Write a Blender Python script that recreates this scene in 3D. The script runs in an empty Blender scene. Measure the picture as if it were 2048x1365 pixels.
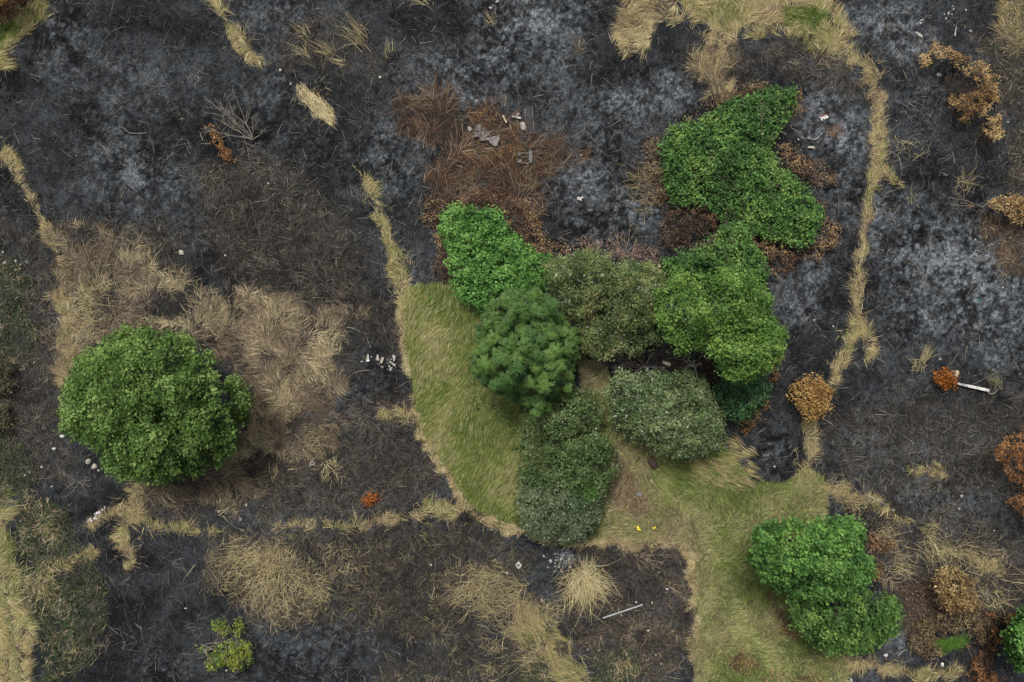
import bpy, bmesh, math, random
import numpy as np

# ------------------------------------------------------------------ camera, world, sun, exposure
S = bpy.context.scene
C = S.collection
H = 42.63                 # height of the drone above the ground, metres
PPM = 32.0                # photo pixels per metre on the ground
cam_d = bpy.data.cameras.new("camera")
cam_d.sensor_width = 36.0
cam_d.lens = 36.0 * H / 64.0
cam_d.clip_end = 2000
cam = bpy.data.objects.new("camera", cam_d)
cam.location = (0, 0, H)
C.objects.link(cam)
S.camera = cam

SUN_EL, SUN_AZ = math.radians(58), math.radians(110)    # azimuth from +x, counter-clockwise
W = bpy.data.worlds.new("World")
S.world = W
W.use_nodes = True
wn = W.node_tree.nodes
sky = wn.new("ShaderNodeTexSky")
sky.sky_type = 'NISHITA'
sky.sun_disc = False
sky.sun_elevation = SUN_EL
sky.sun_rotation = math.pi / 2 - SUN_AZ
sky.dust_density = 6.0
sky.air_density = 1.0
sky.ozone_density = 1.0
hs = wn.new("ShaderNodeHueSaturation")
hs.inputs['Saturation'].default_value = 0.35
W.node_tree.links.new(sky.outputs[0], hs.inputs['Color'])
W.node_tree.links.new(hs.outputs[0], wn["Background"].inputs[0])
wn["Background"].inputs[1].default_value = 0.085
sl = bpy.data.lights.new("sun", 'SUN')
sl.energy = 2.2
sl.angle = math.radians(16)
sl.color = (1.0, 0.96, 0.90)
sun = bpy.data.objects.new("sun", sl)
C.objects.link(sun)
sun.rotation_euler = (0, math.pi / 2 - SUN_EL, SUN_AZ)
S.view_settings.view_transform = 'Standard'
S.view_settings.look = 'None'
S.view_settings.gamma = 1
S.view_settings.exposure = 0.3

rng = np.random.default_rng(7)

# ------------------------------------------------------------------ helpers
def G(px, py, z=0.0):
    """ground-plan position of something standing at height z which the photo shows at (px, py)"""
    k = (H - z) / H / PPM
    return (np.asarray(px, float) - 1024) * k, (682.5 - np.asarray(py, float)) * k

_lat = [np.random.default_rng(100 + s).random((256, 256)) for s in range(8)]
def vn(x, y, sc, seed=0):
    L = _lat[seed % 8]
    u = np.asarray(x, float) / sc + 17.3 * seed
    v = np.asarray(y, float) / sc + 9.1 * seed
    i = np.floor(u).astype(int); j = np.floor(v).astype(int)
    fu = u - i; fv = v - j
    fu = fu * fu * (3 - 2 * fu); fv = fv * fv * (3 - 2 * fv)
    i0 = i & 255; i1 = (i + 1) & 255; j0 = j & 255; j1 = (j + 1) & 255
    a = L[i0, j0] * (1 - fu) + L[i1, j0] * fu
    b = L[i0, j1] * (1 - fu) + L[i1, j1] * fu
    return a * (1 - fv) + b * fv
def fbm(x, y, sc, seed=0, octv=4, gain=0.5):
    s = 0; a = 1; t = 0
    for o in range(octv):
        s = s + a * vn(x, y, sc / 2 ** o, seed + o); t += a; a *= gain
    return s / t
def sstep(a, b, x):
    t = np.clip((x - a) / (b - a), 0, 1)
    return t * t * (3 - 2 * t)

def gz(x, y):
    return 0.22 * (fbm(x, y, 4.0, 1, 3) - 0.5) + 0.10 * (vn(x, y, 0.45, 5) - 0.5)

def sd_poly(poly, px, py):
    """signed distance (positive inside)"""
    P = np.asarray(poly, float)
    d2 = np.full(px.shape, 1e18); ins = np.zeros(px.shape, bool)
    for k in range(len(P)):
        ax, ay = P[k]; bx, by = P[(k + 1) % len(P)]
        ex, ey = bx - ax, by - ay
        t = np.clip(((px - ax) * ex + (py - ay) * ey) / (ex * ex + ey * ey + 1e-9), 0, 1)
        dx, dy = px - ax - t * ex, py - ay - t * ey
        d2 = np.minimum(d2, dx * dx + dy * dy)
        c = ((ay > py) != (by > py))
        if abs(by - ay) > 1e-9:
            ins ^= c & (px < (bx - ax) * (py - ay) / (by - ay) + ax)
    return np.where(ins, 1, -1) * np.sqrt(d2)
def sd_line(line, hw, px, py):
    P = np.asarray(line, float)
    w = np.interp(np.arange(len(P)), np.linspace(0, len(P) - 1, len(hw)), hw)
    best = np.full(px.shape, -1e9)
    for k in range(len(P) - 1):
        ax, ay = P[k]; bx, by = P[k + 1]
        ex, ey = bx - ax, by - ay
        t = np.clip(((px - ax) * ex + (py - ay) * ey) / (ex * ex + ey * ey + 1e-9), 0, 1)
        d = np.hypot(px - ax - t * ex, py - ay - t * ey)
        best = np.maximum(best, w[k] + (w[k + 1] - w[k]) * t - d)
    return best

class Reg:
    """a patch of ground cover: polygon, or line with half-widths, in photo pixels"""
    def __init__(s, pts, hw=None, soft=6, wob=8):
        s.pts = pts; s.hw = hw; s.soft = soft; s.wob = wob
        P = np.asarray(pts, float); m = (max(hw) if hw else 0) + soft + wob + 4
        s.bb = (P[:, 0].min() - m, P[:, 1].min() - m, P[:, 0].max() + m, P[:, 1].max() + m)
    def mask(s, px, py):
        d = sd_line(s.pts, s.hw, px, py) if s.hw else sd_poly(s.pts, px, py)
        d = d + (fbm(px, py, 26, 3, 3) - 0.5) * 3.0 * s.wob
        return sstep(-s.soft, s.soft, d)

# ------------------------------------------------------------------ materials
def new_mat(name):
    m = bpy.data.materials.new(name); m.use_nodes = True
    nt = m.node_tree; b = nt.nodes["Principled BSDF"]
    return m, nt, b
def veg_mat(name, rough=0.6, trans=0.25, spec=0.3):
    m, nt, b = new_mat(name)
    at = nt.nodes.new("ShaderNodeAttribute"); at.attribute_name = "tint"
    nz = nt.nodes.new("ShaderNodeTexNoise"); nz.inputs['Scale'].default_value = 9
    mr = nt.nodes.new("ShaderNodeMapRange"); mr.inputs[3].default_value = 0.75; mr.inputs[4].default_value = 1.25
    mx = nt.nodes.new("ShaderNodeMix"); mx.data_type = 'RGBA'; mx.blend_type = 'MULTIPLY'; mx.inputs[0].default_value = 1
    L = nt.links.new
    L(nz.outputs[0], mr.inputs[0]); L(at.outputs['Color'], mx.inputs[6]); L(mr.outputs[0], mx.inputs[7])
    L(mx.outputs[2], b.inputs['Base Color'])
    b.inputs['Roughness'].default_value = rough
    b.inputs['Specular IOR Level'].default_value = spec
    if trans > 0:
        tr = nt.nodes.new("ShaderNodeBsdfTranslucent"); ms = nt.nodes.new("ShaderNodeMixShader")
        ms.inputs[0].default_value = trans
        L(mx.outputs[2], tr.inputs[0]); L(b.outputs[0], ms.inputs[1]); L(tr.outputs[0], ms.inputs[2])
        L(ms.outputs[0], nt.nodes["Material Output"].inputs[0])
    return m
M_LEAF = veg_mat("leaf", 0.55, 0.2, 0.2)
M_GRASS = veg_mat("grass_blade", 0.7, 0.2, 0.15)
M_DEAD = veg_mat("dead_leaf", 0.8, 0.15, 0.1)
def solid(name, c1, c2, scale=6.0, rough=0.85, spec=0.3, bump=0.4):
    m, nt, b = new_mat(name)
    tc = nt.nodes.new("ShaderNodeTexCoord")
    nz = nt.nodes.new("ShaderNodeTexNoise"); nz.inputs['Scale'].default_value = scale; nz.inputs['Detail'].default_value = 6
    cr = nt.nodes.new("ShaderNodeValToRGB")
    cr.color_ramp.elements[0].position = 0.35; cr.color_ramp.elements[1].position = 0.65
    cr.color_ramp.elements[0].color = (*c1, 1); cr.color_ramp.elements[1].color = (*c2, 1)
    L = nt.links.new
    L(tc.outputs['Object'], nz.inputs[0]); L(nz.outputs[0], cr.inputs[0]); L(cr.outputs[0], b.inputs['Base Color'])
    bp = nt.nodes.new("ShaderNodeBump"); bp.inputs['Strength'].default_value = bump; bp.inputs['Distance'].default_value = 0.03
    L(nz.outputs[0], bp.inputs['Height']); L(bp.outputs[0], b.inputs['Normal'])
    b.inputs['Roughness'].default_value = rough; b.inputs['Specular IOR Level'].default_value = spec
    return m
M_BARK = solid("bark", (0.05, 0.04, 0.03), (0.12, 0.10, 0.08), 8)
M_TWIG = solid("grey_twig", (0.14, 0.12, 0.10), (0.30, 0.27, 0.23), 5)
M_DARKTWIG = solid("dark_twig", (0.05, 0.035, 0.025), (0.13, 0.09, 0.06), 5)
M_TANTWIG = solid("tan_twig", (0.20, 0.15, 0.10), (0.38, 0.31, 0.22), 5)
M_WHITE = solid("white_plaster", (0.34, 0.33, 0.31), (0.74, 0.73, 0.70), 9)
M_PALE = solid("pale_stone", (0.22, 0.215, 0.195), (0.50, 0.48, 0.44), 8)
M_GREY = solid("grey_stone", (0.10, 0.10, 0.102), (0.27, 0.27, 0.265), 7)
M_PINKGREY = solid("weathered_slab", (0.10, 0.092, 0.09), (0.25, 0.225, 0.22), 7)
M_BEIGE = solid("beige_stone", (0.30, 0.27, 0.22), (0.46, 0.42, 0.35), 8)
M_CHARWOOD = solid("charred_wood", (0.02, 0.02, 0.022), (0.07, 0.07, 0.072), 7)
M_WOOD = solid("bare_wood", (0.35, 0.28, 0.18), (0.55, 0.46, 0.31), 7)
M_GREENFACE = solid("mossy_face", (0.10, 0.14, 0.05), (0.18, 0.22, 0.09), 9)
M_RUST = solid("scorched_edge", (0.10, 0.02, 0.012), (0.22, 0.07, 0.04), 9)
M_METAL = solid("galvanised_metal", (0.28, 0.29, 0.29), (0.42, 0.43, 0.42), 4, 0.5, 0.5, 0.1)
M_LOG = solid("dark_log", (0.045, 0.03, 0.025), (0.10, 0.075, 0.065), 7)
M_TEAL = solid("teal_plastic", (0.02, 0.30, 0.28), (0.05, 0.42, 0.38), 4, 0.4, 0.5, 0.05)
M_YELLOW = solid("yellow_petal", (0.75, 0.62, 0.02), (0.85, 0.75, 0.05), 9)

m, nt, b = new_mat("burnt_ground")
at = nt.nodes.new("ShaderNodeAttribute"); at.attribute_name = "tint"
geo = nt.nodes.new("ShaderNodeNewGeometry")
n1 = nt.nodes.new("ShaderNodeTexNoise"); n1.inputs['Scale'].default_value = 9; n1.inputs['Detail'].default_value = 8; n1.inputs['Roughness'].default_value = 0.7
mr = nt.nodes.new("ShaderNodeMapRange"); mr.inputs[1].default_value = 0.36; mr.inputs[2].default_value = 0.66; mr.inputs[3].default_value = 0.36; mr.inputs[4].default_value = 1.75
mx = nt.nodes.new("ShaderNodeMix"); mx.data_type = 'RGBA'; mx.blend_type = 'MULTIPLY'; mx.inputs[0].default_value = 1
bp = nt.nodes.new("ShaderNodeBump"); bp.inputs['Strength'].default_value = 0.8; bp.inputs['Distance'].default_value = 0.08
L = nt.links.new
L(geo.outputs['Position'], n1.inputs[0]); L(n1.outputs[0], mr.inputs[0]); L(at.outputs['Color'], mx.inputs[6]); L(mr.outputs[0], mx.inputs[7])
L(mx.outputs[2], b.inputs['Base Color']); L(n1.outputs[0], bp.inputs['Height']); L(bp.outputs[0], b.inputs['Normal'])
b.inputs['Roughness'].default_value = 0.95; b.inputs['Specular IOR Level'].default_value = 0.1
M_GROUND = m

# ------------------------------------------------------------------ mesh makers
def mk(name, V, faces, mat, tint=None, parent=None, smooth=False):
    """faces: list of integer arrays (n, k); tint: per-vertex rgb"""
    me = bpy.data.meshes.new(name)
    V = np.asarray(V, np.float32)
    me.vertices.add(len(V)); me.vertices.foreach_set("co", V.ravel())
    tot = np.concatenate([np.full(len(f), f.shape[1], np.int32) for f in faces])
    idx = np.concatenate([f.ravel() for f in faces]).astype(np.int32)
    me.loops.add(len(idx)); me.loops.foreach_set("vertex_index", idx)
    me.polygons.add(len(tot))
    me.polygons.foreach_set("loop_start", np.concatenate([[0], np.cumsum(tot)[:-1]]).astype(np.int32))
    me.polygons.foreach_set("loop_total", tot)
    if smooth: me.polygons.foreach_set("use_smooth", np.ones(len(tot), bool))
    me.update(calc_edges=True)
    if tint is not None:
        a = me.color_attributes.new("tint", 'FLOAT_COLOR', 'POINT')
        a.data.foreach_set("color", np.concatenate([tint, np.ones((len(tint), 1))], 1).astype(np.float32).ravel())
    me.materials.append(mat)
    o = bpy.data.objects.new(name, me); C.objects.link(o)
    if parent is not None:
        o.parent = parent
        o.location = -np.array(parent.location)      # the mesh is given in world coordinates
    return o
def tag(o, label=None, cat=None, group=None, kind=None):
    if label: o["label"] = label
    if cat: o["category"] = cat
    if group: o["group"] = group
    if kind: o["kind"] = kind
    return o
def thing(name, label, cat, loc, group=None):
    o = bpy.data.objects.new(name, None); C.objects.link(o); o.location = loc
    o.empty_display_size = 0.3
    return tag(o, label, cat, group)

class Tubes:
    def __init__(s, sides=4): s.V = []; s.F = []; s.n = 0; s.k = sides
    def add(s, pts, r0, r1):
        pts = np.asarray(pts, float); m = len(pts); k = s.k
        t = np.gradient(pts, axis=0); t /= np.linalg.norm(t, axis=1)[:, None] + 1e-9
        up = np.array([0, 0, 1.0]) if abs(t[0][2]) < 0.9 else np.array([1.0, 0, 0])
        a = np.cross(t, up); a /= np.linalg.norm(a, axis=1)[:, None] + 1e-9
        b = np.cross(t, a)
        r = np.linspace(r0, r1, m)
        ang = np.linspace(0, 2 * np.pi, k, endpoint=False)
        V = pts[:, None] + r[:, None, None] * (np.cos(ang)[None, :, None] * a[:, None] + np.sin(ang)[None, :, None] * b[:, None])
        s.V.append(V.reshape(-1, 3))
        i = np.arange(m - 1)[:, None] * k; j = np.arange(k)[None]; j2 = (j + 1) % k
        f = np.stack([i + j, i + j2, i + k + j2, i + k + j], -1).reshape(-1, 4) + s.n
        s.F.append(f); s.n += m * k
        cap = np.arange(k)[None] + s.n - k
        s.F.append(cap if k == 4 else np.concatenate([cap, cap], 1)[:, [0, 1, 2, 2]] if k == 3 else np.stack([cap[0, [0, q, q + 1, q + 1]] for q in range(1, k - 1)]))
    def build(s, name, mat, parent=None):
        F = np.concatenate(s.F)
        deg = F[:, 2] == F[:, 3]
        fs = [F[~deg]]
        if deg.any(): fs.append(F[deg][:, :3])
        return mk(name, np.concatenate(s.V), fs, mat, None, parent, True)

def limb(a, b, bend, r, n=5):
    """curved polyline from a to b"""
    a = np.asarray(a, float); b = np.asarray(b, float)
    t = np.linspace(0, 1, n)[:, None]
    off = r.normal(0, 1, 3) * bend * np.linalg.norm(b - a)
    return a + (b - a) * t + off * (4 * t * (1 - t)) * 0.5 + np.concatenate([np.zeros((1, 3)), r.normal(0, bend * 0.15, (n - 2, 3)) * np.linalg.norm(b - a), np.zeros((1, 3))])

def pal_pick(pal, u):
    """pal: [(rgb, weight)] ordered; u in 0..1 -> rgb"""
    w = np.cumsum([p[1] for p in pal]); w = w / w[-1]
    i = np.searchsorted(w, np.clip(u, 0, 0.9999))
    return np.array([p[0] for p in pal])[i]

def blade_mesh(x, y, z, Ln, Wd, az, t0, t1):
    n = len(x)
    d = np.stack([np.cos(az), np.sin(az)], 1); pr = np.stack([-d[:, 1], d[:, 0]], 1)
    root = np.stack([x, y, z], 1)
    def step(f, t): return np.concatenate([d * (Ln * f * np.sin(t))[:, None], (Ln * f * np.cos(t))[:, None]], 1)
    mid = root + step(0.5, t0); tip = mid + step(0.5, t1)
    w = np.concatenate([pr * (Wd * 0.5)[:, None], np.zeros((n, 1))], 1)
    V = np.stack([root - w, root + w, mid - w * 0.8, mid + w * 0.8, tip], 1).reshape(-1, 3)
    i = np.arange(n)[:, None] * 5
    return V, [np.concatenate([i, i + 1, i + 3, i + 2], 1), np.concatenate([i + 2, i + 3, i + 4], 1)]

def grass(name, label, cat, regs, dens, Ln, Wd, flow, jit, tilt, pal, nscale=60, seed=0, kind="stuff", holes=None, mat=None, clump=0.6, ngain=1.5, rgain=1.0, wide=0.12):
    """scatter blades over regions. dens per m2; flow/jit in degrees; tilt range (radians from vertical)"""
    r = np.random.default_rng(1000 + seed)
    X = []; Y = []
    for R in regs:
        x0, y0, x1, y1 = R.bb
        n = int((x1 - x0) * (y1 - y0) / PPM ** 2 * dens)
        px = r.uniform(x0, x1, n); py = r.uniform(y0, y1, n)
        p = R.mask(px, py)
        p = p * (1 - clump + clump * sstep(0.36, 0.64, fbm(px, py, 22, 2 + seed % 3, 4, 0.65)) * 1.3)
        if holes is not None:
            for Hh in holes: p = p * (1 - Hh.mask(px, py))
        k = r.random(n) < p
        X.append(px[k]); Y.append(py[k])
    px = np.concatenate(X); py = np.concatenate(Y); n = len(px)
    if n == 0: return None
    x, y = G(px, py); z = gz(x, y) - 0.02
    u = 0.5 + (fbm(px, py, nscale, 5, 3) - 0.5) * ngain + (r.random(n) - 0.5) * rgain
    col = pal_pick(pal, u) * r.uniform(0.55, 1.45, (n, 1))  # random blade tone; its wide spread also imitates sun contrast between blades
    cl = vn(px, py, 14, 4)
    az = np.radians(flow + jit * ((vn(px, py, 30, 6) - 0.5) * 2.6 + (vn(px, py, 9, 1) - 0.5) * 0.9 + r.normal(0, 0.2, n)))
    t0 = r.uniform(tilt[0], tilt[1], n); t1 = np.minimum(t0 + r.uniform(0.2, 0.9, n), 1.75)
    wd = r.uniform(Wd[0], Wd[1], n) * np.where(r.random(n) < wide, 1.9, 1.0)
    V, F = blade_mesh(x, y, z, r.uniform(Ln[0], Ln[1], n) * (0.75 + 0.5 * cl), wd, az, t0, t1)
    V[:, 2] = np.maximum(V[:, 2], gz(V[:, 0], V[:, 1]) + 0.004)
    o = mk(name, V, F, mat or M_GRASS, np.repeat(col, 5, 0))
    return tag(o, label, cat, None, kind)

def leaf_quads(P, N, Ln, Wd, r, roll=None):
    n = len(P)
    N = N / (np.linalg.norm(N, axis=1)[:, None] + 1e-9)
    a = r.normal(0, 1, (n, 3)) if roll is None else roll
    a = a - N * (a * N).sum(1)[:, None]; a /= np.linalg.norm(a, axis=1)[:, None] + 1e-9
    b = np.cross(N, a)
    l = a * (Ln * 0.5)[:, None]; w = b * (Wd * 0.5)[:, None]; dz = N * (Ln * 0.12)[:, None]
    V = np.stack([P - l - dz, P + w - l * 0.15, P + l - dz, P - w - l * 0.15], 1).reshape(-1, 3)
    return V, np.arange(n * 4).reshape(-1, 4)

def lobes_of(poly, zedge, ztop, rl, spacing, r, nmax, peak=2.2, rough=0.26):
    """lobe centres (world) filling an outline given in photo pixels at its own height"""
    P = np.asarray(poly, float)
    x0, y0 = P.min(0); x1, y1 = P.max(0)
    px = r.uniform(x0, x1, 9000); py = r.uniform(y0, y1, 9000)
    d = sd_poly(poly, px, py)
    dmax = d.max()
    d = d + (fbm(px, py, 30, 6, 3) - 0.5) * 2.2 * min(14, 0.22 * dmax)
    k = d > rl[0] * PPM * 0.3
    px, py, d = px[k], py[k], d[k]
    out = []
    for i in range(len(px)):
        t = min(1, max(0.02, d[i] / dmax))
        z = zedge + (ztop - zedge) * (1 - (1 - t) ** peak) ** 0.5
        z *= r.uniform(1 - rough, 1 + 0.35 * rough)
        rad = r.uniform(*rl) * min(1.0, 0.5 + 0.5 * d[i] / (rl[1] * PPM))
        x, y = G(px[i], py[i], z)
        c = np.array([x, y, z])
        if all(np.hypot(c[0] - o[0][0], c[1] - o[0][1]) > spacing * 0.5 * (rad + o[1]) for o in out):
            out.append((c, rad))
            if len(out) >= nmax: break
    return out

def foliage(name, lobes, parent, pal, Ln, Wd, per_m2, r, flat=0.75, up=0.5, mat=None, fill=0.35, zmin=0.05, white=0.0, cscale=0.9, jcol=0.25, clus=0.13):
    PP = []; NN = []; KK = []
    for c, rad in lobes:
        n = int(per_m2 * rad * rad * 6)
        m = max(4, n // 9)
        d = r.normal(0, 1, (m, 3)); d /= np.linalg.norm(d, axis=1)[:, None]
        d[:, 2] = np.where(d[:, 2] < -0.2, -d[:, 2], d[:, 2])
        rr = rad * (r.uniform(0.7, 1.12, m) + (r.random(m) < 0.14) * r.uniform(0.15, 0.55, m))
        cl = c + d * rr[:, None] * np.array([1, 1, flat])
        k = r.integers(0, m, n)
        p = cl[k] + r.normal(0, 1, (n, 3)) * np.array([clus, clus, clus * 0.6])
        nf = int(n * fill)
        q = c + r.normal(0, 1, (nf, 3)) * rad * np.array([0.55, 0.55, 0.5]) - np.array([0, 0, rad * 0.8])
        PP.append(p); NN.append(d[k] * 0.5 + np.array([0, 0, up]) + r.normal(0, 0.42, (n, 3)))
        KK.append(r.normal(0, 0.22, m)[k])
        PP.append(q); NN.append(r.normal(0, 0.5, (nf, 3)) + np.array([0, 0, 0.8])); KK.append(np.zeros(nf))
    P = np.concatenate(PP); N = np.concatenate(NN); n = len(P); KK = np.concatenate(KK)
    P[:, 2] = np.maximum(P[:, 2], gz(P[:, 0], P[:, 1]) + zmin)
    sc_ = np.exp(r.normal(0, 0.22, n))
    V, F = leaf_quads(P, N, r.uniform(Ln[0], Ln[1], n) * sc_, r.uniform(Wd[0], Wd[1], n) * sc_, r)
    u = 0.5 + (fbm(P[:, 0], P[:, 1], cscale, 3, 3) - 0.5) * 1.6 + (r.random(n) - 0.5) * 0.55 + KK
    col = pal_pick(pal, u) * r.uniform(1 - jcol, 1 + jcol, (n, 1))
    if white > 0:
        k = r.random(n) < white
        col[k] = np.array([0.42, 0.47, 0.38]) * r.uniform(0.7, 1.2, (k.sum(), 1))
    return mk(name, V, [F], mat or M_LEAF, np.repeat(col, 4, 0), parent)

def trunk(name, base, lobes, parent, r, r0=0.16, nl=10, mat=None, hfrac=0.55, multi=1):
    T = Tubes(6)
    top = np.mean([l[0] for l in lobes], 0)
    zt = max(l[0][2] for l in lobes)
    for m_ in range(multi):
        b0 = np.array(base) + np.append(r.normal(0, 0.15 * (multi > 1), 2), -0.1)
        tip = np.array([top[0], top[1], zt * hfrac]) + np.append(r.normal(0, 0.12 + 0.35 * (multi > 1), 2), 0)
        ln = limb(b0, tip, 0.06, r, 6)
        T.add(ln, r0, r0 * 0.5)
        for k in range(nl // multi):
            c, rad = lobes[r.integers(len(lobes))]
            s = ln[r.integers(2, 6)]
            e = c - np.array([0, 0, rad * 0.2])
            lb = limb(s, e, 0.15, r, 5)
            T.add(lb, r0 * 0.38, 0.015)
            for q in range(3):
                c2 = e + r.normal(0, rad * 0.7, 3)
                T.add(limb(lb[3], c2, 0.2, r, 4), 0.02, 0.006)
    return T.build(name, mat or M_BARK, parent)

def plant(name, label, cat, poly, pal, zedge, ztop, rl, Ln, Wd, per, seed, spacing=1.0, nmax=260, trunk_r=0.15, multi=1, mat=None, tmat=None,
          white=0.0, flat=0.75, fill=0.35, up=0.5, cscale=0.9, peak=2.2, group=None, twig=0, twigmat=None, crown="crown", stem="trunk", jcol=0.3, rough=0.28):
    """tree or shrub whose outline is given in photo pixels"""
    r = np.random.default_rng(seed)
    polys = poly if isinstance(poly[0], list) else [poly]
    zz = ztop if isinstance(ztop, (list, tuple)) else [ztop] * len(polys)
    lobes = []
    for p, zt in zip(polys, zz): lobes += lobes_of(p, zedge, zt, rl, spacing, r, nmax, peak, rough)
    ctr = np.mean([l[0] for l in lobes], 0)
    base = (ctr[0], ctr[1], float(gz(ctr[0], ctr[1])))
    t = thing(name, label, cat, base, group)
    foliage(crown, lobes, t, pal, Ln, Wd, per, r, flat, up, mat, fill, white=white, cscale=cscale, jcol=jcol)
    trunk(stem, base, lobes, t, r, trunk_r, max(8, min(30, len(lobes) // 3)), tmat, multi=multi)
    if twig:
        T = Tubes(3)
        for k in range(twig):
            c, rad = lobes[r.integers(len(lobes))]
            a = np.array([c[0], c[1], max(0.05, c[2] * 0.5)])
            d = np.append(c[:2] - ctr[:2], 0); d /= np.linalg.norm(d) + 1e-6
            e = c + d * rad * r.uniform(0.5, 1.6) + r.normal(0, rad * 0.7, 3)
            e[2] = max(e[2], 0.06)
            T.add(limb(a, e, 0.15, r, 4), 0.014, 0.005)
        T.build("twigs", twigmat or M_TWIG, t)
    return t

# ------------------------------------------------------------------ palettes (real surface colours)
STRAW = (0.47, 0.38, 0.19); PALE = (0.62, 0.55, 0.32); TAN = (0.285, 0.225, 0.15); BROWN = (0.14, 0.105, 0.075)
RUST = (0.15, 0.072, 0.04); GREEN = (0.12, 0.19, 0.04); OLIVE = (0.20, 0.22, 0.07); YG = (0.33, 0.33, 0.13)
GREYB = (0.10, 0.088, 0.074); DKG = (0.05, 0.075, 0.03); BLACK = (0.022, 0.022, 0.024); ORANGE = (0.36, 0.13, 0.035)
P_STRAW = [(TAN, .25), (STRAW, .5), (PALE, .25)]
P_STRIP = [(TAN, .15), (STRAW, .45), (PALE, .15), (YG, .2), (OLIVE, .05)]
P_FIELD = [(BROWN, .34), (TAN, .42), ((0.41, 0.34, 0.23), .19), (PALE, .05)]
P_LITTER = [(BLACK, .3), (GREYB, .4), (BROWN, .1), ((0.19,0.165,0.13), .2)]
P_GREEN = [(PALE, .06), ((0.37,0.40,0.14), .34), ((0.24,0.30,0.08), .36), ((0.14,0.23,0.05), .24)]
P_MEADOW = [(TAN, .08), ((0.48,0.43,0.24), .16), ((0.36,0.37,0.15), .36), ((0.24,0.27,0.09), .28), (GREEN, .12)]
P_PALE = [(STRAW, .4), (PALE, .6)]
P_WEED = [(GREYB, .3), (DKG, .42), ((0.10,0.13,0.06), .18), (TAN, .1)]

# ------------------------------------------------------------------ ground-cover map (photo pixels)
R_ = Reg
G1 = R_([(803,588),(830,575),(860,577),(905,580),(940,612),(1000,640),(1000,740),(1010,800),(1060,840),(1090,880),(1090,950),(1080,1060),(1000,1045),(955,1025),(928,1000),(900,945),(862,900),(838,860),(826,800),(815,720),(806,660)], soft=3, wob=3)
G2 = R_([(1150,715),(1215,735),(1225,860),(1300,890),(1440,880),(1500,965),(1560,968),(1600,950),(1645,955),(1650,1040),(1640,1090),(1600,1160),(1600,1230),(1650,1290),(1690,1330),(1700,1420),(1385,1420),(1388,1300),(1397,1230),(1390,1180),(1382,1110),(1340,1085),(1240,1080),(1180,1085),(1190,1020),(1205,930),(1200,850),(1160,780)], soft=4, wob=4)
RING1 = R_([(803,585),(804,640),(810,700),(820,760),(828,820),(842,870),(866,910),(892,948),(912,985),(932,1015),(960,1035),(1010,1052),(1060,1070),(1110,1085),(1190,1082),(1250,1084),(1300,1088),(1340,1088),(1372,1100),(1388,1120),(1392,1180),(1398,1230),(1392,1290),(1388,1320)], [4,7,3,6,8,5,9,10,5,8,11,9,6,8,4], soft=7, wob=9)
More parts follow.
